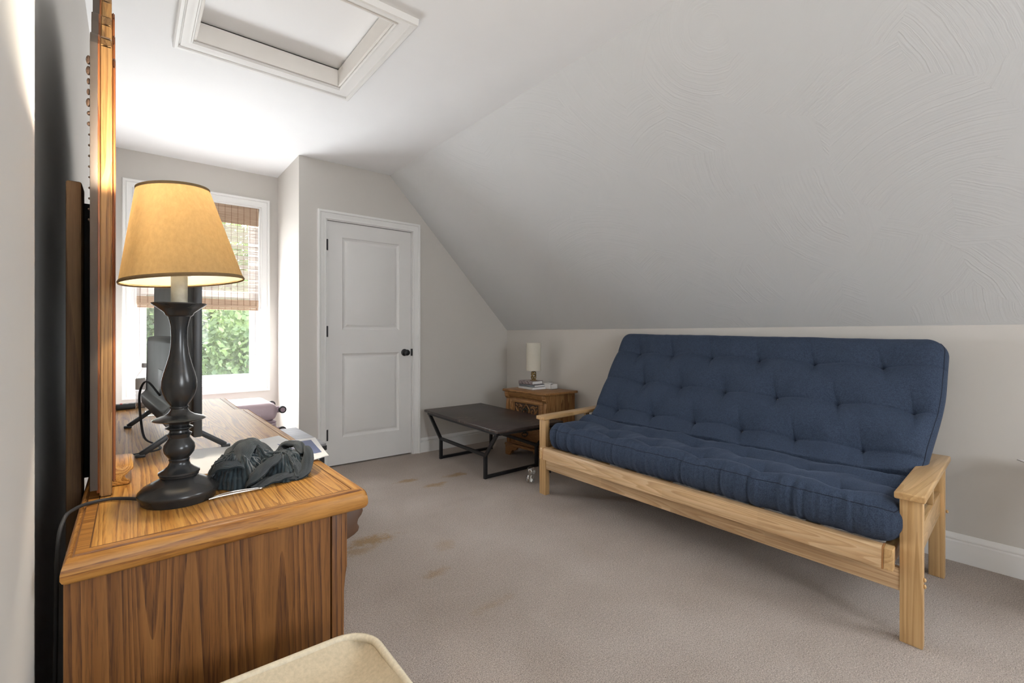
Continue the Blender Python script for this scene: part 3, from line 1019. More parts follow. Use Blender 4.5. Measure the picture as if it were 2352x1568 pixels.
# ------------------------------------------------------------ table lamp on the dresser
LX, LY = .068, 1.036
lp = empty('table_lamp', (LX, LY, TOPZ), 'lit table lamp with tan drum shade and dark turned bronze baluster base on the dresser', 'lamp')
prof = [(0, 0), (.054, 0), (.0555, .002), (.0560, .010), (.0565, .0115), (.0600, .0125), (.0612, .016), (.0600, .0205), (.053, .028), (.040, .035), (.030, .040), (.0265, .043)]
bm = B(); lathe(bm, prof, (LX, LY, TOPZ), 72); obj('lamp_base', bm, 'lamp_body', lp)
prof = [(.0265, .042), (.0295, .044), (.0298, .047), (.0312, .0485), (.0312, .0515), (.0235, .056), (.0175, .061), (.0150, .067), (.0152, .070), (.0160, .072), (.0150, .0745), (.0185, .079), (.0225, .085), (.0240, .092), (.0230, .099), (.0185, .106), (.0158, .111), (.0165, .114), (.0185, .117), (.0190, .1185), (.0150, .121), (.0145, .1245), (.0185, .127), (.0212, .1285), (.0205, .130), (.0150, .1325), (.0165, .136), (.0270, .1395), (.0390, .1425), (.0405, .1440), (.0375, .1465), (.0240, .151), (.0165, .156), (.0135, .1605), (.0128, .1630), (.0145, .1645), (.0145, .1665), (.0130, .168), (.0155, .172), (.0205, .180), (.0245, .190), (.0268, .201), (.0265, .213), (.0235, .227), (.0190, .243), (.0150, .259), (.0128, .276), (.0122, .292), (.0130, .309), (.0152, .3205), (.0160, .3225), (.0170, .327), (.0210, .330), (.0225, .334), (.0330, .3425), (.0400, .3475), (.0415, .3490), (.0410, .3508), (.0370, .3505), (.0, .350)]
bm = B(); lathe(bm, prof, (LX, LY, TOPZ), 56); obj('turned_stem', bm, 'lamp_body', lp)
bm = B(); lathe(bm, [(.0125, .350), (.0125, .398), (.0118, .400), (0, .400)], (LX, LY, TOPZ), 28); obj('candle_sleeve', bm, 'candle_sleeve', lp)
SHZ0, SHZ1 = 1.190, 1.353
tilt = Matrix.Translation((LX, LY, 1.27)) @ Matrix.Rotation(R(-5.5), 4, 'Y') @ Matrix.Rotation(R(-1.5), 4, 'X') @ Matrix.Translation((-LX, -LY, -1.27))


def shadeobj(name, prof, mat, cap=False):
    bm = B(); lathe(bm, prof, (LX, LY, 0), 72, cap); bmesh.ops.transform(bm, matrix=tilt, verts=bm.verts)
    return obj(name, bm, mat, lp)


s = shadeobj('lamp_shade', [(.0935, SHZ0), (.0545, SHZ1)], 'tan_shade')
bm = B(); n = 72
for (r0, z0, r1, z1) in ((.0930, SHZ0 + .001, .0540, SHZ1 - .001),):
    lathe(bm, [(r0, z0), (r1, z1)], (LX, LY, 0), 72, False)
bmesh.ops.transform(bm, matrix=tilt, verts=bm.verts)
lin = NT('shade_lining'); lin.base((0.70, 0.66, 0.56), 0.8)
tr = lin.n('ShaderNodeBsdfTranslucent', {'Color': (0.92, 0.86, 0.74, 1)}); mx = lin.n('ShaderNodeMixShader', {0: 0.6, 1: lin.b.outputs[0], 2: tr.outputs[0]}); lin.t.links.new(mx.outputs[0], lin.out.inputs[0])
x = obj('shade_lining', bm, lin.m, lp)
x.parent = s; x.location = (0, 0, 0)
e1 = shadeobj('bottom_band', [(.0940, SHZ0 - .0015), (.0948, SHZ0 + .0015), (.0928, SHZ0 + .0048), (.0920, SHZ0 + .001), (.0940, SHZ0 - .0015)], 'shade_edge'); e1.parent = s
e2 = shadeobj('top_band', [(.0552, SHZ1 - .004), (.0552, SHZ1 + .0012), (.0535, SHZ1 + .0015), (.0530, SHZ1 - .003), (.0552, SHZ1 - .004)], 'shade_edge'); e2.parent = s
bm = B()
for a in (0, math.pi):
    tube(bm, spline([(LX + math.cos(a + .6) * .011, LY + math.sin(a + .6) * .011, 1.2), (LX + math.cos(a + .6) * .03, LY + math.sin(a + .6) * .03, 1.21), (LX + math.cos(a + .6) * .036, LY + math.sin(a + .6) * .036, 1.25), (LX + math.cos(a + .6) * .02, LY + math.sin(a + .6) * .02, 1.32), (LX, LY, 1.332)], 6), .0012, 8)
for k in range(3):
    a = k * 2.094 + .3
    tube(bm, [(LX, LY, 1.332), (LX + math.cos(a) * .051, LY + math.sin(a) * .051, 1.345)], .001, 6)
obj('harp', bm, 'steel', lp)
bm = B(); lathe(bm, [(0, .40), (.009, .40), (.010, .440), (.012, .452), (.012, .500), (.009, .512), (0, .516)], (LX, LY, TOPZ), 24); obj('light_bulb', bm, 'bulb', lp)
light('lamp_bulb_light', 'POINT', (LX - .002, LY, 1.338), (0, 0, 0), 10.0, (1.0, 0.89, 0.73), shadow_soft_size=0.012)
bm = B()
tube(bm, spline([(.015, 1.062, .8045), (-.005, 1.085, .8040), (-.030, 1.100, .8042), (-.055, 1.095, .8042), (-.073, 1.065, .806), (-.083, 1.035, .800), (-.088, 1.01, .76), (-.089, .995, .60), (-.092, .98, .40), (-.10, .96, .10), (-.12, .96, .004)], 8), .0028, 10)
tag(obj('power_cord', bm, 'black_rubber', None, origin=(-.03, 1.1, .804)), 'black power cord running from the lit lamp over the back edge of the dresser', 'cord')

# ------------------------------------------------------------ TV on the dresser, seen from behind
tv = empty('television', (.10, 1.70, TOPZ), 'flat screen television seen from behind on splayed black feet on the dresser', 'television')


def tvx(x, y, z):
    return (x - .068 * (y - 1.30), y, z)


bm = B(); box(bm, .112, .130, 1.305, 2.03, .858, 1.285, .004); obj('screen_bezel', bm, 'black_plastic', tv, xf=tvx)
bm = B(); addverts(bm, [(.1305, 1.317, .872), (.1305, 2.018, .872), (.1305, 2.018, 1.273), (.1305, 1.317, 1.273)], [(0, 1, 2, 3)]); obj('screen', bm, 'screen', tv, xf=tvx)
bm = B()


def tvback(u, v):
    y = 1.325 + u * .69; z = .868 + v * .40
    e = min(u, 1 - u, v * .6, (1 - v) * .6) * 4
    d = .013 * min(1, e) ** .5 if e > 0 else 0
    return (.113 - d, y, z)


grid(bm, 24, 20, tvback); obj('back_shell', bm, 'tv_back', tv, xf=tvx)
bm = B()
prism(bm, [(.112, .862), (.076, .868), (.070, .880), (.068, .905), (.084, .918), (.084, 1.075), (.088, 1.088), (.112, 1.092)], 1, 1.42, 1.93, .003)
obj('electronics_housing', bm, 'tv_back', tv, xf=tvx)
bm = B(); box(bm, .087, .110, 1.4185, 1.4215, .925, 1.075, .001); obj('port_panel', bm, 'grey_label', tv, xf=tvx)
bm = B(); box(bm, .0825, .0855, 1.52, 1.64, .935, 1.0, .001); obj('side_recess', bm, 'grey_label', tv, xf=tvx)
bm = B(); lathe(bm, [(.005, 0), (.005, .004), (.0025, .005), (0, .005)], (0, 0, 0), 16); bmesh.ops.transform(bm, matrix=Matrix.Translation((.094, 1.419, 1.02)) @ Matrix.Rotation(R(90), 4, 'X'), verts=bm.verts)
obj('coax_port', bm, 'orange_port', tv, xf=tvx)
for yc in (1.455, 1.93):
    for sgn, xe in ((-1, .018), (1, .195)):
        bm = B(); xa = .118 - .068 * (yc - 1.3)
        bar(bm, (xa, yc, .866), (xe - (.0 if yc < 1.5 else .025), yc - .01, .806), .014, .012, (0, 0, 1), .002)
        box(bm, xe - (.0 if yc < 1.5 else .025) - .010, xe - (.0 if yc < 1.5 else .025) + .010, yc - .017, yc - .003, TOPZ + .0005, .808, .002)
        obj('foot', bm, 'black_plastic', tv)
bm = B()
pts = [(.062, 1.60, .93), (.035, 1.66, .965), (.02, 1.70, .93), (.022, 1.69, .86), (.030, 1.62, .815), (.055, 1.56, .805), (.058, 1.50, .8045), (.030, 1.475, .8045), (-.005, 1.47, .8045), (-.03, 1.465, .8047)]
tube(bm, spline(pts, 8), .0032, 8, .55)
tag(obj('flat_cord', bm, 'black_rubber', None, origin=(.03, 1.5, .805)), 'flat black cord looping from the television back down onto the dresser', 'cord')

# remote and bottle
rm = empty('remote_control', (-.005, 2.40, TOPZ), 'black remote control with grey keys lying at the window end of the dresser', 'remote control')
bm = B(); hexa(bm, [(-.045, 2.385, .8012), (.115, 2.43, .8012), (.105, 2.468, .8012), (-.052, 2.425, .8012), (-.045, 2.385, .822), (.115, 2.43, .822), (.105, 2.468, .822), (-.052, 2.425, .822)], .006, 3); obj('remote_body', bm, 'black_plastic', rm)
for i in range(8):
    bm = B(); t = .012 + i * .0185
    x, y = -.045 + t * .96, 2.385 + t * .28
    box(bm, x, x + .009, y + .008, y + .032, .8205, .8245, .002)
    obj('key', bm, 'red_key' if i == 0 else 'remote_key', rm, label='red key' if i == 0 else None)
wb = empty('water_bottle', (.045, 2.17, TOPZ), 'clear plastic water bottle with a white cap behind the television', 'bottle')
bm = B(); prof = [(0, .002), (.026, 0), (.031, .006)]
for i in range(14):
    z = .012 + i * .006
    prof.append((.0315 + (.0008 if i % 2 else -.0006), z))
prof += [(.031, .10), (.031, .135), (.029, .145), (.022, .158), (.014, .170), (.012, .176)]
lathe(bm, prof, (.045, 2.17, TOPZ + .0005), 32, False); obj('bottle_body', bm, 'clear', wb)
bm = B(); lathe(bm, [(.0318, .098), (.0320, .100), (.0320, .134), (.0318, .136)], (.045, 2.17, TOPZ), 32, False); obj('label_band', bm, 'paper', wb)
bm = B(); lathe(bm, [(.0135, .176), (.014, .178), (.014, .190), (.013, .192), (0, .192)], (.045, 2.17, TOPZ), 24); obj('cap', bm, 'white_plastic', wb)

# papers
bm = B(); hexa(bm, [(.10, 1.19, .8008), (.305, 1.15, .8008), (.315, 1.43, .8008), (.115, 1.455, .8008), (.10, 1.19, .8014), (.305, 1.15, .8014), (.315, 1.43, .8014), (.115, 1.455, .8014)])
tag(obj('sheet_of_paper', bm, 'paper', smooth=0, origin=(.2, 1.3, .801)), 'white sheet of paper lying under the dark crumpled shirt', 'paper')
pp = empty('leaflet', (.33, 1.26, .802), 'white leaflet with a navy printed panel at the front edge of the dresser', 'leaflet')


def lf(u, v, dz=0.0):
    a, b, c, d = Vector((.300, 1.135, .8022)), Vector((.368, 1.155, .8065)), Vector((.398, 1.365, .8085)), Vector((.285, 1.42, .8022))
    p = (a * (1 - u) + b * u) * (1 - v) + (d * (1 - u) + c * u) * v
    return p + Vector((0, 0, dz + .001 * math.sin(u * 4) * math.sin(v * 5)))


bm = B(); grid(bm, 10, 16, lambda u, v: lf(u, v, .0012)); grid(bm, 10, 16, lambda u, v: lf(u, v, .0)); obj('leaflet_sheet', bm, 'paper', pp)
bm = B(); grid(bm, 8, 10, lambda u, v: lf(.15 + .73 * u, .2 + .68 * v, .0016)); pr = obj('printed_panel', bm, 'navy_print', pp, label='navy printed panel')
bm = B(); grid(bm, 4, 4, lambda u, v: lf(.15 + .42 * u, .60 + .12 * v, .0019))
for k, (v0, h, u0, u1) in enumerate(((.52, .018, .18, .62), (.485, .018, .18, .66), (.45, .014, .24, .66))):
    grid(bm, 4, 1, lambda u, v: lf(u0 + (u1 - u0) * u, v0 + h * v, .0019))
for i in range(7):
    grid(bm, 2, 2, lambda u, v: lf(.27 + i * .055 + .036 * u, .38 + (.045 + .012 * (i % 3)) * v, .0019))
obj('white_lettering', bm, 'paper', pr)
bm = B(); hexa(bm, [(.285, 1.27, .8016), (.345, 1.30, .8030), (.330, 1.475, .8026), (.25, 1.46, .8016), (.285, 1.27, .8022), (.345, 1.30, .8058), (.330, 1.475, .8066), (.25, 1.46, .8022)])
tag(obj('folded_letter', bm, 'paper', smooth=0, origin=(.3, 1.4, .802)), 'folded white letter lying partly over the navy printed leaflet', 'letter')

# crumpled ribbed shirt
cl = empty('crumpled_shirt', (.20, 1.09, TOPZ), 'dark charcoal ribbed shirt crumpled in a heap on the dresser beside the lit lamp', 'shirt')


def heap(u, v, c, rx, ry, rz, seed, ridge=.15, rot=0):
    th = u * 2 * math.pi
    ph = (v) * math.pi / 2 * 1.0
    d = Vector((math.cos(th) * math.cos(ph), math.sin(th) * math.cos(ph), math.sin(ph)))
    q = Vector((math.cos(th) * 1.3, math.sin(th) * 1.3, ph * 1.3)) + Vector((seed, seed * 2, 0))
    nn = noise.noise(q * 1.6) * ridge * 1.4
    rd = 1 - abs(noise.noise(q * 2.4 + Vector((5, 0, 0)))) * 2
    nn += max(0, rd - .45) * ridge * .9
    k = 1 + nn
    x, y = d.x * rx * k, d.y * ry * k
    cr, sr = math.cos(rot), math.sin(rot)
    return (c[0] + x * cr - y * sr, c[1] + x * sr + y * cr, TOPZ + .001 + max(0, d.z) * rz * k)


bm = B()
grid(bm, 96, 30, lambda u, v: heap(u, v, (.168, 1.090), .048, .066, .056, 3.1, .12), uv=True)
grid(bm, 96, 30, lambda u, v: heap(u, v, (.205, 1.105), .060, .055, .048, 7.7, .22), uv=True)
grid(bm, 96, 30, lambda u, v: heap(u, v, (.252, 1.090), .046, .066, .044, 1.3, .2), uv=True)
grid(bm, 96, 30, lambda u, v: heap(u, v, (.275, 1.095), .028, .052, .036, 5.3, .2), uv=True)
bmesh.ops.remove_doubles(bm, verts=bm.verts, dist=1e-5)
obj('shirt_body', bm, 'rib', cl, smooth=80)


def fold(name, pts, w, th=.0028, twist=(0, 0), curl=.4, ups=None):
    """a strip of doubled cloth swept along a curve, its width arched so that it reads as a soft fold"""
    P = spline([(x, y, z) for x, y, z in pts], 10)
    n = len(P)
    bm = B()
    rows = []
    for i, p in enumerate(P):
        t = (P[min(i + 1, n - 1)] - P[max(i - 1, 0)]).normalized()
        a = twist[0] + (twist[1] - twist[0]) * i / (n - 1)
        side = t.cross(Vector((0, 0, 1)))
        side = side.normalized() if side.length > .05 else Vector((1, 0, 0))
        up = side.cross(t).normalized()
        s2 = side * math.cos(a) + up * math.sin(a)
        u2 = -side * math.sin(a) + up * math.cos(a)
        taper = min(1.0, .35 + 2.2 * min(i, n - 1 - i) / (n - 1))
        row = []
        K = 12
        for k in range(K + 1):
            q = -1 + 2 * k / K
            row.append(p + s2 * (w / 2 * taper * q) + u2 * (w * curl * taper * (1 - q * q) + .0012 * math.sin(i * .7 + k)))
        rows.append(row)
    K = 12
    lay = bm.loops.layers.uv.verify()
    for side_ in (0, 1):
        vv = [[bm.verts.new(Vector(q) - (Vector((0, 0, th)) if side_ else Vector((0, 0, 0)))) for q in row] for row in rows]
        for i in range(n - 1):
            for k in range(K):
                f = bm.faces.new([vv[i][k], vv[i + 1][k], vv[i + 1][k + 1], vv[i][k + 1]])
                for lp_, (a, b) in zip(f.loops, ((i, k), (i + 1, k), (i + 1, k + 1), (i, k + 1))):
                    lp_[lay].uv = (b / K * .8, a / n * .3)
        if side_ == 0:
            v0 = vv
        else:
            for i in range(n - 1):
                for k in (0, K):
                    bm.faces.new([v0[i][k], v0[i + 1][k], vv[i + 1][k], vv[i][k]])
            for i in (0, n - 1):
                for k in range(K):
                    bm.faces.new([v0[i][k], v0[i][k + 1], vv[i][k + 1], vv[i][k]])
    for v in bm.verts:
        v.co.z = max(v.co.z, TOPZ + .0008)
    return obj(name, bm, 'rib', cl, smooth=80)


fold('fabric_fold', [(.165, 1.035, .815), (.172, 1.075, .852), (.192, 1.125, .862), (.225, 1.140, .846), (.245, 1.125, .822)], .042, curl=.28, twist=(.3, -.2))
fold('fabric_fold', [(.150, 1.13, .815), (.172, 1.155, .848), (.205, 1.160, .858), (.235, 1.145, .838)], .040, curl=.3, twist=(-.2, .3))
fold('fabric_fold', [(.285, 1.145, .812), (.300, 1.105, .842), (.296, 1.06, .838), (.275, 1.03, .812), (.240, 1.022, .806)], .024, curl=.3, twist=(.9, .4))
fold('fabric_fold', [(.225, 1.10, .842), (.255, 1.075, .842), (.268, 1.045, .822), (.262, 1.020, .806)], .030, curl=.3, twist=(.5, .9))
fold('fabric_fold', [(.172, 1.02, .806), (.182, 1.012, .822), (.205, 1.03, .836), (.232, 1.06, .842), (.248, 1.085, .846)], .024, curl=.32, twist=(-.5, .2))
fold('fabric_fold', [(.178, 1.012, .804), (.205, 1.012, .812), (.235, 1.02, .814), (.262, 1.03, .812)], .018, curl=.32, twist=(-.6, -.3))
fold('fabric_fold', [(.120, 1.075, .81), (.135, 1.055, .838), (.155, 1.045, .842), (.175, 1.05, .83)], .040, curl=.25, twist=(-.2, .3))
fold('fabric_fold', [(.245, 1.15, .822), (.27, 1.14, .846), (.288, 1.105, .85), (.285, 1.07, .84)], .034, curl=.3, twist=(.2, .5))

# tweezers
tw = empty('tweezers', (.15, .995, TOPZ), 'pair of slim steel tweezers lying in front of the crumpled shirt', 'tweezers')
for k, dy_ in ((0, 0), (1, .012)):
    bm = B()
    tube(bm, spline([(.108, .9905, .8035), (.125, .9925 - .001 + dy_ * .7, .8045), (.150, .993 + dy_, .8050), (.178, .995 + dy_ * .7, .8045), (.190, .998 + dy_ * .4, .8040)], 6), [.0008 + .0006 * math.sin(min(1, i / 24) * 3.1) for i in range(25)], 8, 1.3)
    obj('tweezer_arm', bm, 'steel', tw)
bm = B(); tube(bm, spline([(.190, .998, .804), (.194, 1.0, .804), (.190, 1.003, .804)], 4), .0016, 8); obj('joint', bm, 'steel', tw)

# ------------------------------------------------------------ beige canvas hamper near the camera
hp = empty('canvas_hamper', (.12, .58, 0), 'beige canvas hamper with a piped rim standing in front of the dresser end', 'hamper')
HZ = .60
hx0, hx1, hy0, hy1 = -.07, .307, .40, .772


def rrect(x0, x1, y0, y1, r, n=8):
    pts = []
    for cx, cy, a0 in ((x1 - r, y0 + r, -90), (x1 - r, y1 - r, 0), (x0 + r, y1 - r, 90), (x0 + r, y0 + r, 180)):
        for i in range(n + 1):
            a = R(a0 + 90 * i / n)
            pts.append((cx + r * math.cos(a), cy + r * math.sin(a)))
    return pts


bm = B()
ring = rrect(hx0, hx1, hy0, hy1, .05)
rings = []
for z, o in ((0.002, .012), (.2, .004), (.4, .002), (HZ, 0)):
    rings.append([bm.verts.new((x + (.12 - x) * o, y + (.58 - y) * o, z)) for x, y in ring])
for a, b in zip(rings, rings[1:]):
    for i in range(len(ring)):
        bm.faces.new([a[i], a[(i + 1) % len(ring)], b[(i + 1) % len(ring)], b[i]])
bm.faces.new(rings[0])
obj('hamper_side', bm, 'canvas', hp, smooth=60)
bm = B(); tube(bm, [(x, y, HZ + .002 - .010 * max(0, (x - .22)) / .08 * max(0, (.72 - y) / .3)) for x, y in ring], .006, 10, closed=True); obj('piped_rim', bm, 'canvas_rim', hp, label='pale piped rim')
bm = B()


def lid(u, v):
    x = hx0 + .004 + (hx1 - hx0 - .008) * u; y = hy0 + .004 + (hy1 - hy0 - .008) * v
    # clamp into the rounded outline
    cx = min(max(x, hx0 + .05), hx1 - .05); cy = min(max(y, hy0 + .05), hy1 - .05)
    d = Vector((x - cx, y - cy))
    if d.length > .047:
        d = d.normalized() * .047
    x, y = cx + d.x, cy + d.y
    e = min(u, 1 - u, v, 1 - v)
    sag = .028 * (1 - math.exp(-e * 14)) + .006 * noise.noise(Vector((x * 11, y * 16, 0)))
    return (x, y, HZ - sag + .002)


grid(bm, 40, 40, lid); obj('canvas_lid', bm, 'canvas', hp, smooth=80)

# ------------------------------------------------------------ grey topped side table and suitcase in the corner behind the dresser
st = empty('grey_side_table', (.6, 3.2, 0), 'low side table with grey wood top and black edge between dresser and door', 'side table')
bm = B(); hexa(bm, [(.40, 2.895, .436), (.905, 2.885, .436), (.895, 3.51, .436), (.40, 3.52, .436), (.40, 2.895, .450), (.905, 2.885, .450), (.895, 3.51, .450), (.40, 3.52, .450)], .001); obj('table_top', bm, 'grey_wood', st)
bm = B()
for a, b in (((.405, 2.90), (.90, 2.89)), ((.90, 2.89), (.89, 3.505)), ((.89, 3.505), (.405, 3.515)), ((.405, 3.515), (.405, 2.90))):
    bar(bm, (*a, .4225), (*b, .4225), .02, .026)
obj('edge_frame', bm, 'black_metal', st)
for x, y in ((.415, 2.91), (.885, 2.905), (.875, 3.49), (.415, 3.50)):
    bm = B(); box(bm, x - .012, x + .012, y - .012, y + .012, 0, .41); obj('leg', bm, 'black_metal', st)
bm = B(); box(bm, .42, .88, 2.91, 3.49, .10, .115); obj('lower_shelf', bm, 'grey_wood', st)

bxs = empty('cardboard_box', (.5, 4.0, 0), 'plain cardboard box under the pink suitcase', 'box')
bm = B(); box(bm, .15, .80, 3.78, 4.15, 0, .345, .004); obj('box_body', bm, 'card', bxs)
sc = empty('suitcase', (.5, 3.97, .35), 'dusty pink hard shell suitcase lying flat in the window alcove behind the dresser', 'suitcase')
bm = B()
S0, S1 = .346, .60
box(bm, .10, .835, 3.74, 4.20, S0 + .005, .462, .045, 5); box(bm, .10, .835, 3.74, 4.20, .470, S1, .05, 5)
for z in (.375, .40, .425, .445):
    box(bm, .13, .82, 3.733, 4.19, z, z + .011, .004)
obj('shell', bm, 'pink', sc, smooth=50)
bm = B(); box(bm, .12, .82, 3.736, 4.19, .460, .472, .002); obj('zip_band', bm, 'pink_dark', sc)
bm = B(); box(bm, .60, .72, 3.727, 3.745, .485, .53, .006, 3); box(bm, .625, .695, 3.721, 3.735, .496, .517, .004, 3); obj('side_handle', bm, 'pink', sc)
for z in (.395, .545):
    for y in (3.80, 4.14):
        bm = B(); box(bm, .82, .862, y - .022, y + .022, z - .022, z + .022, .012, 3); w = obj('wheel_mount', bm, 'pink_dark', sc)
        bm = B(); lathe(bm, [(0, -.014), (.014, -.014), (.026, -.010), (.026, .010), (.014, .014), (0, .014)], (0, 0, 0), 24); bmesh.ops.transform(bm, matrix=Matrix.Translation((.868, y - .03, z)) @ Matrix.Rotation(R(90), 4, 'X'), verts=bm.verts)
        x = obj('caster_wheel', bm, 'black_rubber', w)
        bm = B(); lathe(bm, [(0, -.0155), (.016, -.0155), (.017, -.012), (.017, .012), (.016, .0155), (0, .0155)], (0, 0, 0), 20); bmesh.ops.transform(bm, matrix=Matrix.Translation((.868, y - .03, z)) @ Matrix.Rotation(R(90), 4, 'X'), verts=bm.verts)
        obj('wheel_hub', bm, 'pink_dark', w)

# ------------------------------------------------------------ futon sofa
FX, FY = 2.140, .390


def fx(x, y, z):
    """local: x depth from the front, y along the length from the near end"""
    return (FX + x + .031 * y, FY + y + .07 * x, z)


fu = empty('futon_sofa', (2.55, 1.4, 0), 'light pine futon sofa frame with flat arms against the knee wall', 'sofa frame')
FL = 2.05
for k, y0 in enumerate((0, FL - .065)):
    arm = None
    # armrest with a rounded nose
    bm = B(); box(bm, -.022, .79, y0 - .010, y0 + .078, .512, .538, .006, 3); arm = obj('armrest', bm, 'pine_x', fu, xf=fx)
    bm = B(); box(bm, 0, .040, y0, y0 + .065, 0, .512, .003); obj('leg', bm, 'pine_z', fu, xf=fx)
    bm = B(); box(bm, .70, .742, y0 + .004, y0 + .060, 0, .512, .003); obj('leg', bm, 'pine_z', fu, xf=fx)
    bm = B(); box(bm, .04, .70, y0 + .018, y0 + .044, .285, .385, .003); obj('arm_side_rail', bm, 'pine_x', fu, xf=fx)
    bm = B(); box(bm, .46, .50, y0 + .02, y0 + .042, .385, .512, .002); obj('arm_spindle', bm, 'pine_z', fu, xf=fx)
    ys = y0 - .003 if k == 0 else y0 + .068
    for zz, xx in ((.215, .02), (.238, .02), (.30, .72)):
        bm = B(); ball(bm, (xx, ys, zz), .0075, 1, .7, 1, 12, 8); obj('wood_plug', bm, 'pine_x', fu, xf=fx)
bm = B(); box(bm, .004, .030, .065, FL - .065, .178, .258, .002); obj('front_stretcher', bm, 'pine_y', fu, xf=fx)
bm = B(); box(bm, .705, .730, .062, FL - .062, .20, .28, .002); obj('rear_stretcher', bm, 'pine_y', fu, xf=fx)
# seat deck, sits forward over the stretcher and leans a little
bm = B(); prism(bm, [(-.074, .268), (-.034, .270), (-.030, .345), (-.066, .340)], 1, .10, 1.945, .003); deck = obj('seat_rail', bm, 'pine_y', fu, xf=fx)
for y0 in (.072, 1.945):
    bm = B(); prism(bm, [(-.074, .2675), (-.034, .2695), (-.030, .3455), (-.066, .3405)], 1, y0, y0 + .028, .003); obj('rail_end_block', bm, 'pine_x', fu, xf=fx)
    yb = y0 + .028 if y0 < 1 else y0 - .006
    bm = B(); prism(bm, [(-.0745, .2672), (-.034, .2692), (-.030, .3458), (-.0665, .3408)], 1, yb, yb + .006, .001); obj('joint_strip', bm, 'pine_end', fu, xf=fx)
for y0 in (.080, 1.935):
    bm = B(); hexa(bm, [(-.034, y0, .272), (.50, y0, .255), (.50, y0 + .03, .255), (-.034, y0 + .03, .272), (-.034, y0, .332), (.50, y0, .315), (.50, y0 + .03, .315), (-.034, y0 + .03, .332)], .002); obj('deck_side_rail', bm, 'pine_x', fu, xf=fx)
for i in range(7):
    y = .32 + i * .235
    bm = B(); hexa(bm, [(-.03, y, .318), (.50, y, .301), (.50, y + .055, .301), (-.03, y + .055, .318), (-.03, y, .331), (.50, y, .315), (.50, y + .055, .315), (-.03, y + .055, .331)]); obj('deck_slat', bm, 'pine_x', fu, xf=fx)
for y in (.085, .60, 1.00, 1.42, 1.92):
    bm = B(); bar(bm, (.535, y + .015, .24), (.86, y + .015, .86), .03, .022, (-.8, 0, .6)); obj('back_slat', bm, 'pine_z', fu, xf=fx)
bm = B(); bar(bm, (.86, .08, .86), (.86, 1.96, .86), .06, .025, (-.8, 0, .6)); bar(bm, (.535, .08, .26), (.535, 1.96, .26), .05, .025, (-.8, 0, .6)); obj('back_rail', bm, 'pine_y', fu, xf=fx)
bm = B(); box(bm, .002, .012, 1.60, 1.68, .257, .266, .001); obj('steel_bracket', bm, 'black_metal', fu, xf=fx)
bm = B(); box(bm, .030, .036, 2.05 - .085, 2.05 - .070, .15, .19, .002); obj('corner_bracket', bm, 'black_metal', fu, xf=fx)

# mattress
mt = empty('futon_mattress', (2.6, 1.4, .30), 'tufted navy blue futon mattress folded over the seat and back of the futon', 'mattress')
ML0, ML1 = .050, 1.945           # along the length (local y)
HT = .088                          # half thickness
# centre line (local x, z)
A0, A1 = Vector((-.050, .424)), Vector((.37, .410))
ang = math.atan2(.57, .40)
BEND_R = .13
BACK = .715
cl_pts = []
seat_len = (A1 - A0).length
d0 = (A1 - A0).normalized()
a0 = math.atan2(d0.y, d0.x)
arc_len = BEND_R * (ang - a0)
cen = A1 + Vector((-d0.y, d0.x)) * BEND_R
TOT = seat_len + arc_len + BACK


def cline(s, k=1.0):
    if s < seat_len:
        return A0 + d0 * s, a0
    if s < seat_len + arc_len:
        a = a0 + (s - seat_len) / BEND_R
        return cen + Vector((math.sin(a), -math.cos(a))) * BEND_R, a
    p = cen + Vector((math.sin(ang), -math.cos(ang))) * BEND_R
    return p + Vector((math.cos(ang), math.sin(ang))) * (s - seat_len - arc_len) * k, ang


BACK0 = seat_len + arc_len
tufts = []
rows_s = [BACK0 + .545, BACK0 + .315, BACK0 + .09, seat_len * .72, seat_len * .28]
for r_, s_ in enumerate(rows_s):
    for k in range(7):
        y = (.27 if r_ % 2 == 0 else .13) + k * .292
        if y < ML1 - .08:
            tufts.append((s_, y + .01 * math.sin(k * 5 + r_)))


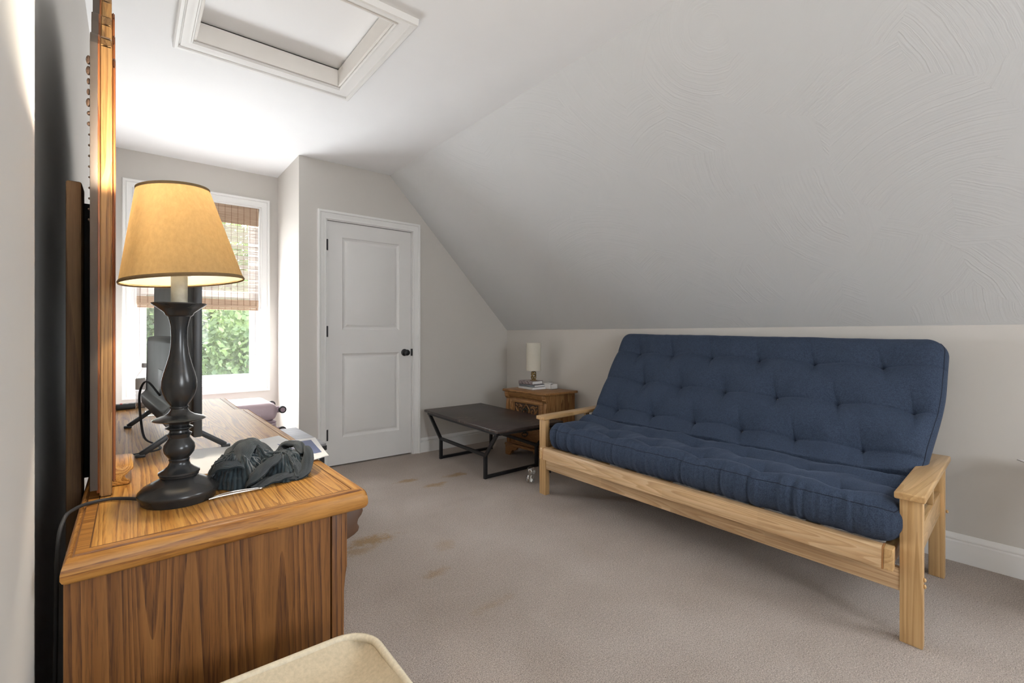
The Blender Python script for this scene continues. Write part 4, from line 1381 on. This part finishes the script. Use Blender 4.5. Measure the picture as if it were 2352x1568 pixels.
def surf(s, y, n):
    """s along, y across, n -1..1 from the underside to the top face: returns the local point"""
    p, a = cline(min(max(s, 0), TOT), 1 + .055 * y / 1.9)
    nx, nz = -math.sin(a), math.cos(a)
    h = n * HT
    if n < 0:
        h *= 1 - .72 * min(1, max(0, (s - seat_len - arc_len) / .3))
    # top face pulled in at tufts, and pinched along the lines between them
    if n > 0:
        dep = 0
        for ts, ty in tufts:
            dd = math.hypot((s - ts), (y - ty))
            if dd < .3:
                k = 1.0 if ts > BACK0 - .01 else .65
                dep += k * (.026 * math.exp(-dd / .018) + .030 * math.exp(-(dd / .09) ** 2) + .011 * math.exp(-abs(y - ty - .25 * (s - ts)) / .009) * math.exp(-((s - ts) / .08) ** 2))
        for rs in rows_s:
            k = 1.0 if rs > BACK0 - .01 else .45
            wob = .006 * noise.noise(Vector((y * 5, rs * 9, 0)))
            dep += k * (.013 * math.exp(-abs(s - rs + wob) / .009) + .010 * math.exp(-((s - rs) / .05) ** 2))
            dep += k * .009 * math.exp(-abs(s - rs - .016 + wob) / .008) * max(0, noise.noise(Vector((y * 4, rs * 3, 4))))
        h -= dep * n
        # wrinkles
        h += n * .008 * noise.noise(Vector((s * 4, y * 6, 1.7))) + n * .0045 * noise.noise(Vector((s * 9, y * 22, .4)))
        # crease where back meets seat
        cs = abs(s - (seat_len + arc_len * .55) + .012 * noise.noise(Vector((y * 3, 0, 9))))
        h -= n * .022 * math.exp(-(cs / .022) ** 2)
        rr = abs(s - (seat_len - .05) + .03 * noise.noise(Vector((y * 2.5, 3, 9))))
        h += n * .028 * math.exp(-(rr / .045) ** 2) * (0.6 + noise.noise(Vector((y * 3, 7, 1))))
        # side pulls near the ends of the crease
        e = min(y - ML0, ML1 - y)
        h += n * .010 * math.exp(-(e / .22) ** 2) * math.sin(s * 55 + y * 14) * math.exp(-((s - seat_len - arc_len * .5) / .16) ** 2)
    # gathers on the front edge
    g = math.exp(-(s / .12) ** 2)
    gx = .017 * g * (noise.noise(Vector((y * 22, 3.3, 0))) + .6 * noise.noise(Vector((y * 48, 1.1, 0))))
    q = Vector((p.x + nx * h, p.y + nz * h))
    q.x -= gx
    return q


def rounded(s, y, n, r):
    """box of TOT x W x 2HT with rounded edges, as unit-ish coordinates"""
    P = Vector((s, y, n * HT))
    Q = Vector((min(max(s, r), TOT - r), min(max(y, ML0 + r), ML1 - r), min(max(n * HT, -HT + r), HT - r)))
    d = P - Q
    if d.length < 1e-9:
        return P
    m_ = max(abs(d.x), abs(d.y), abs(d.z))
    return Q + d.normalized() * m_


def mat_surface():
    bm = B()
    NS, NY, NN = 330, 480, 14
    RR = .080
    def pt(s, y, n):
        q = rounded(s, y, n, RR)
        r = surf(q.x, q.y, q.z / HT)
        # let the mattress overrun its centre line at both ends
        tt = min(1, max(0, (q.x - BACK0 + .05) / .5)); yy = q.y - .05 * tt * tt * (3 - 2 * tt) * max(0, 1 - (q.y - ML0) / .5)
        return fx(r.x, yy, r.y)
    cache = {}
    def V(i, j, k):
        key = (i, j, k)
        if key not in cache:
            cache[key] = bm.verts.new(pt(TOT * i / NS, ML0 + (ML1 - ML0) * j / NY, -1 + 2 * k / NN))
        return cache[key]
    for k in (0, NN):
        for i in range(NS):
            for j in range(NY):
                bm.faces.new([V(i, j, k), V(i + 1, j, k), V(i + 1, j + 1, k), V(i, j + 1, k)])
    for k in range(NN):
        for i in range(NS):
            for j in (0, NY):
                bm.faces.new([V(i, j, k), V(i + 1, j, k), V(i + 1, j, k + 1), V(i, j, k + 1)])
        for j in range(NY):
            for i in (0, NS):
                bm.faces.new([V(i, j, k), V(i, j + 1, k), V(i, j + 1, k + 1), V(i, j, k + 1)])
    return bm, pt


bm, mpt = mat_surface()
obj('mattress_body', bm, 'denim', mt, smooth=0 or 179)
bm = B()
for nn in (.62,):
    pts = []
    for i in range(160):
        pts.append(Vector(mpt(0, ML0 + (ML1 - ML0) * i / 159, nn)))
    tube(bm, pts, .0016, 6)
    for yy in (ML0, ML1):
        tube(bm, [Vector(mpt(TOT * i / 119, yy, nn)) for i in range(120)], .0018, 6)
obj('seam', bm, plain('dark_seam', (0.012, 0.018, 0.035), .9), mt)
for ts, ty in tufts:
    q = surf(ts, ty, 1.0)
    p, a = cline(ts)
    X, Y_, Z_ = fx(q.x, ty, q.y)
    if ts > BACK0 - .01:
        bm = B(); c = Vector((X - math.sin(a) * .003, Y_, Z_ + math.cos(a) * .003))
        tube(bm, [c + Vector((0, -.002, -.003)), c + Vector((-.001, 0, 0)), c + Vector((0, .001, .004))], .0013, 6)
        obj('tuft_stitch', bm, 'paper', mt)

# ------------------------------------------------------------ coffee table
ct = empty('coffee_table', (2.38, 3.28, 0), 'low dark coffee table with scratched top on a black angled metal frame', 'coffee table')


def ctx(x, y, z):
    """local x 0..1 across, y 0..1 along"""
    a, b, c, d = Vector((1.998, 2.650)), Vector((2.638, 2.640)), Vector((2.700, 3.850)), Vector((2.060, 3.828))
    p = (a * (1 - x) + b * x) * (1 - y) + (d * (1 - x) + c * x) * y
    return Vector((p.x, p.y, z))


bm = B(); box(bm, 0, 1, 0, 1, .398, .420)
for v in bm.verts:
    v.co = ctx(*v.co)
bevel_new(bm, list(bm.verts), list(bm.faces), .006, 2)
obj('table_top', bm, 'table_top', ct)
bm = B()
fr = .05
C4 = [ctx(fr, .03, .388), ctx(1 - fr, .03, .388), ctx(1 - fr, .97, .388), ctx(fr, .97, .388)]
for a, b in zip(C4, C4[1:] + C4[:1]):
    bar(bm, a, b, .028, .020)
obj('top_frame', bm, 'black_metal', ct)
LG = {'nl': (2.100, 2.935), 'fl': (2.134, 3.655), 'fr': (2.688, 3.665), 'nr': (2.628, 2.945)}
tops = {'nl': ctx(fr, .045, .380), 'nr': ctx(1 - fr, .045, .380), 'fl': ctx(fr, .955, .380), 'fr': ctx(1 - fr, .955, .380)}
for k, (x, y) in LG.items():
    bm = B(); bar(bm, (x, y, 0.0), (x, y, .182), .024, .022, (0, 1, 0)); bar(bm, (x, y, .174), tops[k], .024, .022, (0, 1, 0)); obj('leg', bm, 'black_metal', ct)
for a, b in (('nl', 'nr'), ('fl', 'fr')):
    bm = B(); bar(bm, (*LG[a], .013), (*LG[b], .013), .022, .022); obj('floor_bar', bm, 'black_metal', ct)
for a, b in (('nl', 'fl'), ('nr', 'fr')):
    bm = B(); bar(bm, (*LG[a], .178), (*LG[b], .178), .022, .022); obj('side_bar', bm, 'black_metal', ct)

# ------------------------------------------------------------ carved nightstand (front faces -X)
ns = empty('nightstand', (2.9, 3.2, 0), 'carved oak nightstand in the corner between the coffee table and the futon', 'nightstand')


def nx_(x, y, z):
    """local x 0..w along the front from the near corner, y depth from the front, z"""
    return (2.700 + y - .035 * (x / .56), 2.905 + x, z)


NW = .555
bm = B(); box(bm, 0, NW, 0, .385, .578, .600, .007, 3)
obj('nightstand_top', bm, 'ns_y', ns, xf=nx_)
bm = B(); box(bm, .03, NW - .03, .045, .375, .085, .578); obj('carcass', bm, 'ns_z', ns, xf=nx_)
bm = B(); prism(bm, [(.016, .578), (.016, .560), (.024, .548), (.026, .538), (.036, .528), (.046, .526), (.046, .578)], 0, .018, NW - .018); obj('crown_moulding', bm, 'ns_y', ns, xf=nx_)
for x0 in (.022, NW - .062):
    bm = B(); prism(bm, [(.008, .576), (.008, .552), (.014, .546), (.012, .536), (.020, .526), (.024, .516), (.034, .512), (.034, .576)], 0, x0, x0 + .04, .001); obj('corbel', bm, 'ns_z', ns, xf=nx_)
    bm = B(); prism(bm, [(.030, .512), (.024, .46), (.022, .38), (.024, .29), (.030, .22), (.032, .11), (.046, .11), (.046, .512)], 0, x0 + .003, x0 + .037, .001); obj('side_pilaster', bm, 'ns_z', ns, xf=nx_)


def drawer(z0, z1, carved):
    bm = B()
    x0, x1 = .068, NW - .068
    fw = .028 if carved else .012
    for a, b, c, d in ((x0, x0 + fw, z0, z1), (x1 - fw, x1, z0, z1), (x0 + fw, x1 - fw, z0, z0 + fw), (x0 + fw, x1 - fw, z1 - fw, z1)):
        box(bm, a, b, .026, .046, c, d, .003)
    if not carved:
        box(bm, x0 + fw, x1 - fw, .032, .046, z0 + fw, z1 - fw, .004)
    d = obj('drawer', bm, 'ns_y', ns, xf=nx_)
    if carved:
        for xa, xb in ((x0 + fw, x0 + fw + .012), (x0 + fw + .016, x0 + fw + .026), (x1 - fw - .012, x1 - fw), (x1 - fw - .026, x1 - fw - .016)):
            bm = B(); box(bm, xa, xb, .030, .046, z0 + fw, z1 - fw, .003); obj('fluted_strip', bm, 'ns_z', d, xf=nx_)
        bm = B(); box(bm, x0 + fw + .028, x1 - fw - .028, .040, .046, z0 + fw, z1 - fw); obj('recessed_panel', bm, 'dark_carve', d, xf=nx_)
        xm, zm = (x0 + x1) / 2, (z0 + z1) / 2
        bm = B()
        for sg in (-1, 1):
            sp = []
            for i in range(40):
                a = 2.2 - i / 39 * 7.6
                r = .038 - .031 * i / 39
                sp.append((xm + sg * (.078 + r * math.cos(a)), .038, zm - .004 + r * math.sin(a)))
            tube(bm, sp, [.0062 * (1 - i / 90) for i in range(40)], 8, .8)
            tube(bm, spline([(xm + sg * .056, .038, zm + .030), (xm + sg * .085, .037, zm + .044), (xm + sg * .112, .038, zm + .034), (xm + sg * .132, .038, zm + .046)], 6), .0055, 8)
            tube(bm, spline([(xm + sg * .10, .038, zm - .034), (xm + sg * .118, .037, zm - .010), (xm + sg * .136, .038, zm + .022)], 6), .005, 8)
            tube(bm, spline([(xm, .036, zm + .055), (xm + sg * .022, .036, zm + .03), (xm + sg * .035, .036, zm + .012), (xm + sg * .028, .036, zm - .03), (xm, .036, zm - .05)], 6), .005, 8)
        obj('scroll_carving', bm, 'ns_y', d, xf=nx_)
        zz = zm
    else:
        xm, zz = (x0 + x1) / 2, (z0 + z1) / 2
    bm = B()
    for sg in (-1, 1):
        ball(bm, (xm + sg * .022, .028, zz + .008), .010, 1, .5, 1.1, 10, 8)
        tube(bm, spline([(xm + sg * .028, .028, zz + .006), (xm + sg * .032, .016, zz - .006), (xm + sg * .016, .012, zz - .018), (xm, .012, zz - .016)], 5), .0042, 8)
    ball(bm, (xm, .028, zz + .016), .013, 1.1, .5, 1, 10, 8)
    ball(bm, (xm, .013, zz - .018), .007, 1, .8, 1, 8, 6)
    obj('drawer_pull', bm, 'pewter', d, xf=nx_)


drawer(.335, .515, True)
drawer(.115, .325, False)
bm = B(); box(bm, .016, NW - .016, .012, .385, .085, .108, .006, 3); obj('base_moulding', bm, 'ns_y', ns, xf=nx_)
foot = [(0, 0), (.055, 0), (.062, .010), (.075, .012), (.085, .028), (.100, .036), (.125, .032), (.145, .040), (.160, .055), (0.0, .055)]
for sg in (0, 1):
    pts = [(.020 + x, z + .0) if sg == 0 else (NW - .020 - x, z) for x, z in foot]
    bm = B(); prism(bm, [(x, z * 1.55) for x, z in pts], 1, .020, .040, .001); obj('bracket_foot', bm, 'ns_y', ns, xf=lambda x, y, z: nx_(x, y, z))
for x0 in (.020, NW - .040):
    bm = B(); prism(bm, [(.04, 0), (.10, 0), (.12, .05), (.30, .05), (.32, 0), (.38, 0), (.38, .085), (.04, .085)], 0, x0, x0 + .02); obj('side_plinth', bm, 'ns_z', ns, xf=nx_)


# books, box and lamp
def book(name, cx, cy, w, d, z0, z1, rot, cover, label):
    e = empty(name, (cx, cy, z0), label, 'book')
    Rm = Matrix.Translation((cx, cy, 0)) @ Matrix.Rotation(R(rot), 4, 'Z')
    def g(x, y, z):
        return Rm @ Vector((x, y, z))
    t = min(.0045, (z1 - z0) / 5)
    bm = B(); box(bm, -w / 2, w / 2, -d / 2, d / 2, z0, z0 + t, .0005); box(bm, -w / 2, w / 2, -d / 2, d / 2, z1 - t, z1, .0005); box(bm, -w / 2, -w / 2 + .003, -d / 2, d / 2, z0, z1, .0005)
    obj('cover', bm, cover, e, xf=g)
    bm = B(); box(bm, -w / 2 + .004, w / 2 - .004, -d / 2 + .004, d / 2 - .004, z0 + t, z1 - t); obj('pages', bm, 'paper', e, xf=g)
    return e


book('book', 2.885, 3.285, .17, .215, .6003, .620, -4, 'book_white', 'white covered book lying lowest under the cream shade lamp')
book('book', 2.890, 3.290, .155, .205, .6203, .641, 2, 'book_grey', 'grey book in the middle of the stack on the nightstand')
book('book', 2.880, 3.310, .140, .175, .6413, .672, 6, 'print', 'patterned dark book lying topmost directly under the cream shade lamp')
wbx = empty('white_box', (2.985, 3.15, .60), 'small open white box beside the books on the nightstand', 'box')
bm = B()
for a in ((2.945, 3.025, 3.105, 3.109, .6004, .645), (2.945, 3.025, 3.191, 3.195, .6004, .645), (2.945, 2.949, 3.105, 3.195, .6004, .645), (3.021, 3.025, 3.105, 3.195, .6004, .645), (2.945, 3.025, 3.105, 3.195, .6004, .604)):
    box(bm, *a, .0006)
obj('box_body', bm, 'white_plastic', wbx)
bm = B(); hexa(bm, [(2.943, 3.14, .640), (3.0, 3.14, .648), (3.0, 3.20, .648), (2.943, 3.20, .640), (2.943, 3.14, .648), (3.0, 3.14, .656), (3.0, 3.20, .656), (2.943, 3.20, .648)], .002); obj('flap', bm, 'white_plastic', wbx)

nlx, nly, nz0 = 2.895, 3.285, .6722
nl = empty('bedside_lamp', (nlx, nly, nz0), 'unlit lamp with tall cream cylinder shade and brass sculpted base on the books', 'lamp')
bm = B(); lathe(bm, [(0, 0), (.033, 0), (.034, .004), (.022, .008), (0, .010)], (nlx, nly, nz0), 24)
rnd = random.Random(9)
for k in range(4):
    a = k * 1.57
    pts = [(nlx + .022 * math.cos(a + t * 3.2) * (1 - .35 * abs(t - .5)), nly + .022 * math.sin(a + t * 3.2) * (1 - .35 * abs(t - .5)), nz0 + .006 + t * .078) for t in [i / 12 for i in range(13)]]
    tube(bm, pts, [.0042 + .0014 * math.sin(i * 1.9) for i in range(13)], 8)
for k in range(7):
    ball(bm, (nlx + rnd.uniform(-.016, .016), nly + rnd.uniform(-.016, .016), nz0 + .015 + k * .010), .008, 1, 1, .8, 8, 6)
obj('lamp_base', bm, 'brass', nl)
bm = B(); lathe(bm, [(.010, .082), (.010, .112), (0, .113)], (nlx, nly, nz0), 14); obj('socket', bm, 'black_metal', nl)
bm = B(); lathe(bm, [(.0665, .0905), (.0665, .345)], (nlx, nly, nz0), 48, False); lathe(bm, [(.0650, .0905), (.0650, .345)], (nlx, nly, nz0), 48, False); obj('lamp_shade', bm, 'linen_shade', nl)

# clear cup on the carpet
cu = empty('plastic_bottle', (2.31, 2.66, 0), 'small crushed clear plastic bottle on the carpet by the futon leg', 'bottle')
bm = B()
lathe(bm, [(0, 0), (.030, 0), (.034, .006), (.033, .03), (.027, .045), (.024, .052), (.026, .058), (.031, .068), (.032, .085), (.028, .098), (.016, .108), (0, .111)], (0, 0, 0), 28)
for v in bm.verts:
    q = v.co
    k = 1 + .16 * noise.noise(q * 45)
    v.co = Vector((q.x * k, q.y * k, q.z))
bmesh.ops.transform(bm, matrix=Matrix.Translation((2.315, 2.665, .003)) @ Matrix.Rotation(R(8), 4, 'Y'), verts=bm.verts)
obj('bottle_body', bm, 'clear', cu)

# corner of a white table at the right edge
wt = empty('white_table', (3.0, -.1, 0), 'white table of which only a pointed corner shows at the right wall', 'table')
bm = B(); hexa(bm, [(3.03, .235, .545), (2.62, -.02, .545), (2.75, -.55, .545), (3.09, -.55, .545), (3.03, .235, .5485), (2.62, -.02, .5485), (2.75, -.55, .5485), (3.09, -.55, .5485)]); obj('table_top', bm, 'white_plastic', wt)
for x, y in ((2.78, -.10), (3.04, -.1), (2.80, -.5), (3.04, -.5)):
    bm = B(); box(bm, x - .015, x + .015, y - .015, y + .015, 0, .545); obj('leg', bm, 'white_plastic', wt)

# ------------------------------------------------------------ outside: lawn, shed, trees
bm = B(); box(bm, -60, 60, 5.2, 90, -3.2, -3.0); struct(obj('ground', bm, 'lawn'))
hs = empty('garden_shed', (2.4, 26, -3.0), 'grey roofed pale outbuilding among the trees outside the window', 'building')
bm = B(); box(bm, 1.5, 3.3, 25, 28, -3, -1.9); obj('wall', bm, 'siding', hs)
bm = B(); prism(bm, [(1.1, -1.95), (3.7, -1.95), (2.4, -.9)], 1, 24.6, 28.4); obj('roof', bm, 'roofing', hs)
bm = B(); box(bm, 3.1, 3.25, 24.9, 25.02, -3, -1.95); obj('post', bm, 'roofing', hs)
hs2 = empty('white_van', (-2.2, 22, -3.0), 'white van parked outside, seen beside the television', 'van')
bm = B(); prism(bm, [(-4.0, -2.6), (-4.0, -1.2), (-3.6, -.9), (-.9, -.9), (-.5, -1.5), (.0, -1.7), (.0, -2.6)], 1, 21, 23, .08); obj('van_body', bm, 'siding', hs2)
for x in (-3.3, -.7):
    bm = B(); lathe(bm, [(0, -.1), (.35, -.1), (.35, .1), (0, .1)], (0, 0, 0), 20); bmesh.ops.transform(bm, matrix=Matrix.Translation((x, 21, -2.65)) @ Matrix.Rotation(R(90), 4, 'X'), verts=bm.verts); obj('wheel', bm, 'black_rubber', hs2)


def crown_mesh(seed, n=5200):
    rnd = random.Random(seed)
    bm = B()
    blobs = [(rnd.uniform(-1.8, 1.8), rnd.uniform(-1.6, 1.6), rnd.uniform(1.2, 8.0), rnd.uniform(1.3, 2.2)) for _ in range(16)]
    for _ in range(n):
        bx, by, bz, br = rnd.choice(blobs)
        d = Vector((rnd.gauss(0, 1), rnd.gauss(0, 1), rnd.gauss(0, 1))).normalized() * br * rnd.uniform(.75, 1.05)
        c = Vector((bx, by, bz)) + d
        a = Vector((rnd.gauss(0, 1), rnd.gauss(0, 1), rnd.gauss(0, 1))).normalized()
        b = a.cross(Vector((rnd.gauss(0, 1), rnd.gauss(0, 1), rnd.gauss(0, 1)))).normalized()
        s = rnd.uniform(.10, .22)
        addverts(bm, [c - a * s, c + b * s * .6, c + a * s, c - b * s * .6], [(0, 1, 2, 3)])
    return bm


protos = []
for k in range(2):
    t = empty('tree', (0, 0, 0))
    bm = crown_mesh(11 + k)
    cr = obj('crown', bm, 'leaf_a' if k == 0 else 'leaf_b', t, smooth=0)
    bm = B(); tube(bm, spline([(0, 0, 0), (.05, .05, 1.5), (-.1, 0, 4), (.05, -.05, 7)], 5), [.22 - .009 * i for i in range(16)], 10)
    tk = obj('trunk', bm, 'bark', t)
    protos.append(t)
spots = [(-6.5, 26, 0, 1.0, 'bright leafy tree outside, leftmost of the near ones beyond the window'), (-2.0, 31, 1, 1.15, 'darker leafy tree standing behind the white van outside'), (0.9, 33, 0, 1.2, 'bright leafy tree outside, directly behind the peak of the outbuilding roof'), (4.4, 32, 0, 1.1, 'bright leafy tree outside, right behind the outbuilding'), (7.2, 27, 1, 1.0, 'darker leafy tree to the right of the outbuilding by the window edge'), (6.0, 36, 0, 1.3, 'tall bright tree furthest back behind the outbuilding'), (9.8, 33, 0, 1.2, 'bright leafy tree at the far right outside the window'), (-4.5, 38, 0, 1.3, 'tall bright tree furthest back on the left outside'), (12.5, 29, 1, 1.1, 'darker tree outermost on the right, mostly hidden by the window frame'), (2.4, 40, 1, 1.45, 'tall darker tree furthest back in the middle of the window view')]
spots += [(3.3, 19, 1, .62, 'smaller dark tree outside, nearest the house on the right'), (-3.4, 18, 0, .6, 'smaller bright tree outside, nearest the house on the left'), (1.0, 30, 1, .8, 'dark tree outside, low behind the left edge of the outbuilding'), (5.2, 24, 0, .7, 'smaller bright tree outside, beside the right wall of the outbuilding')]
used = set()
for x, y, k, s, lab in spots:
    src = protos[k]
    if k not in used:
        o = src; used.add(k)
    else:
        o = src.copy(); COL.objects.link(o)
        for ch in list(src.children):
            c = ch.copy(); COL.objects.link(c); c.parent = o
    o.location = (x, y, -3.0)
    o.rotation_euler = (0, 0, x * 1.7)
    o.scale = (s, s, s)
    tag(o, lab, 'tree', 'trees outside the window')
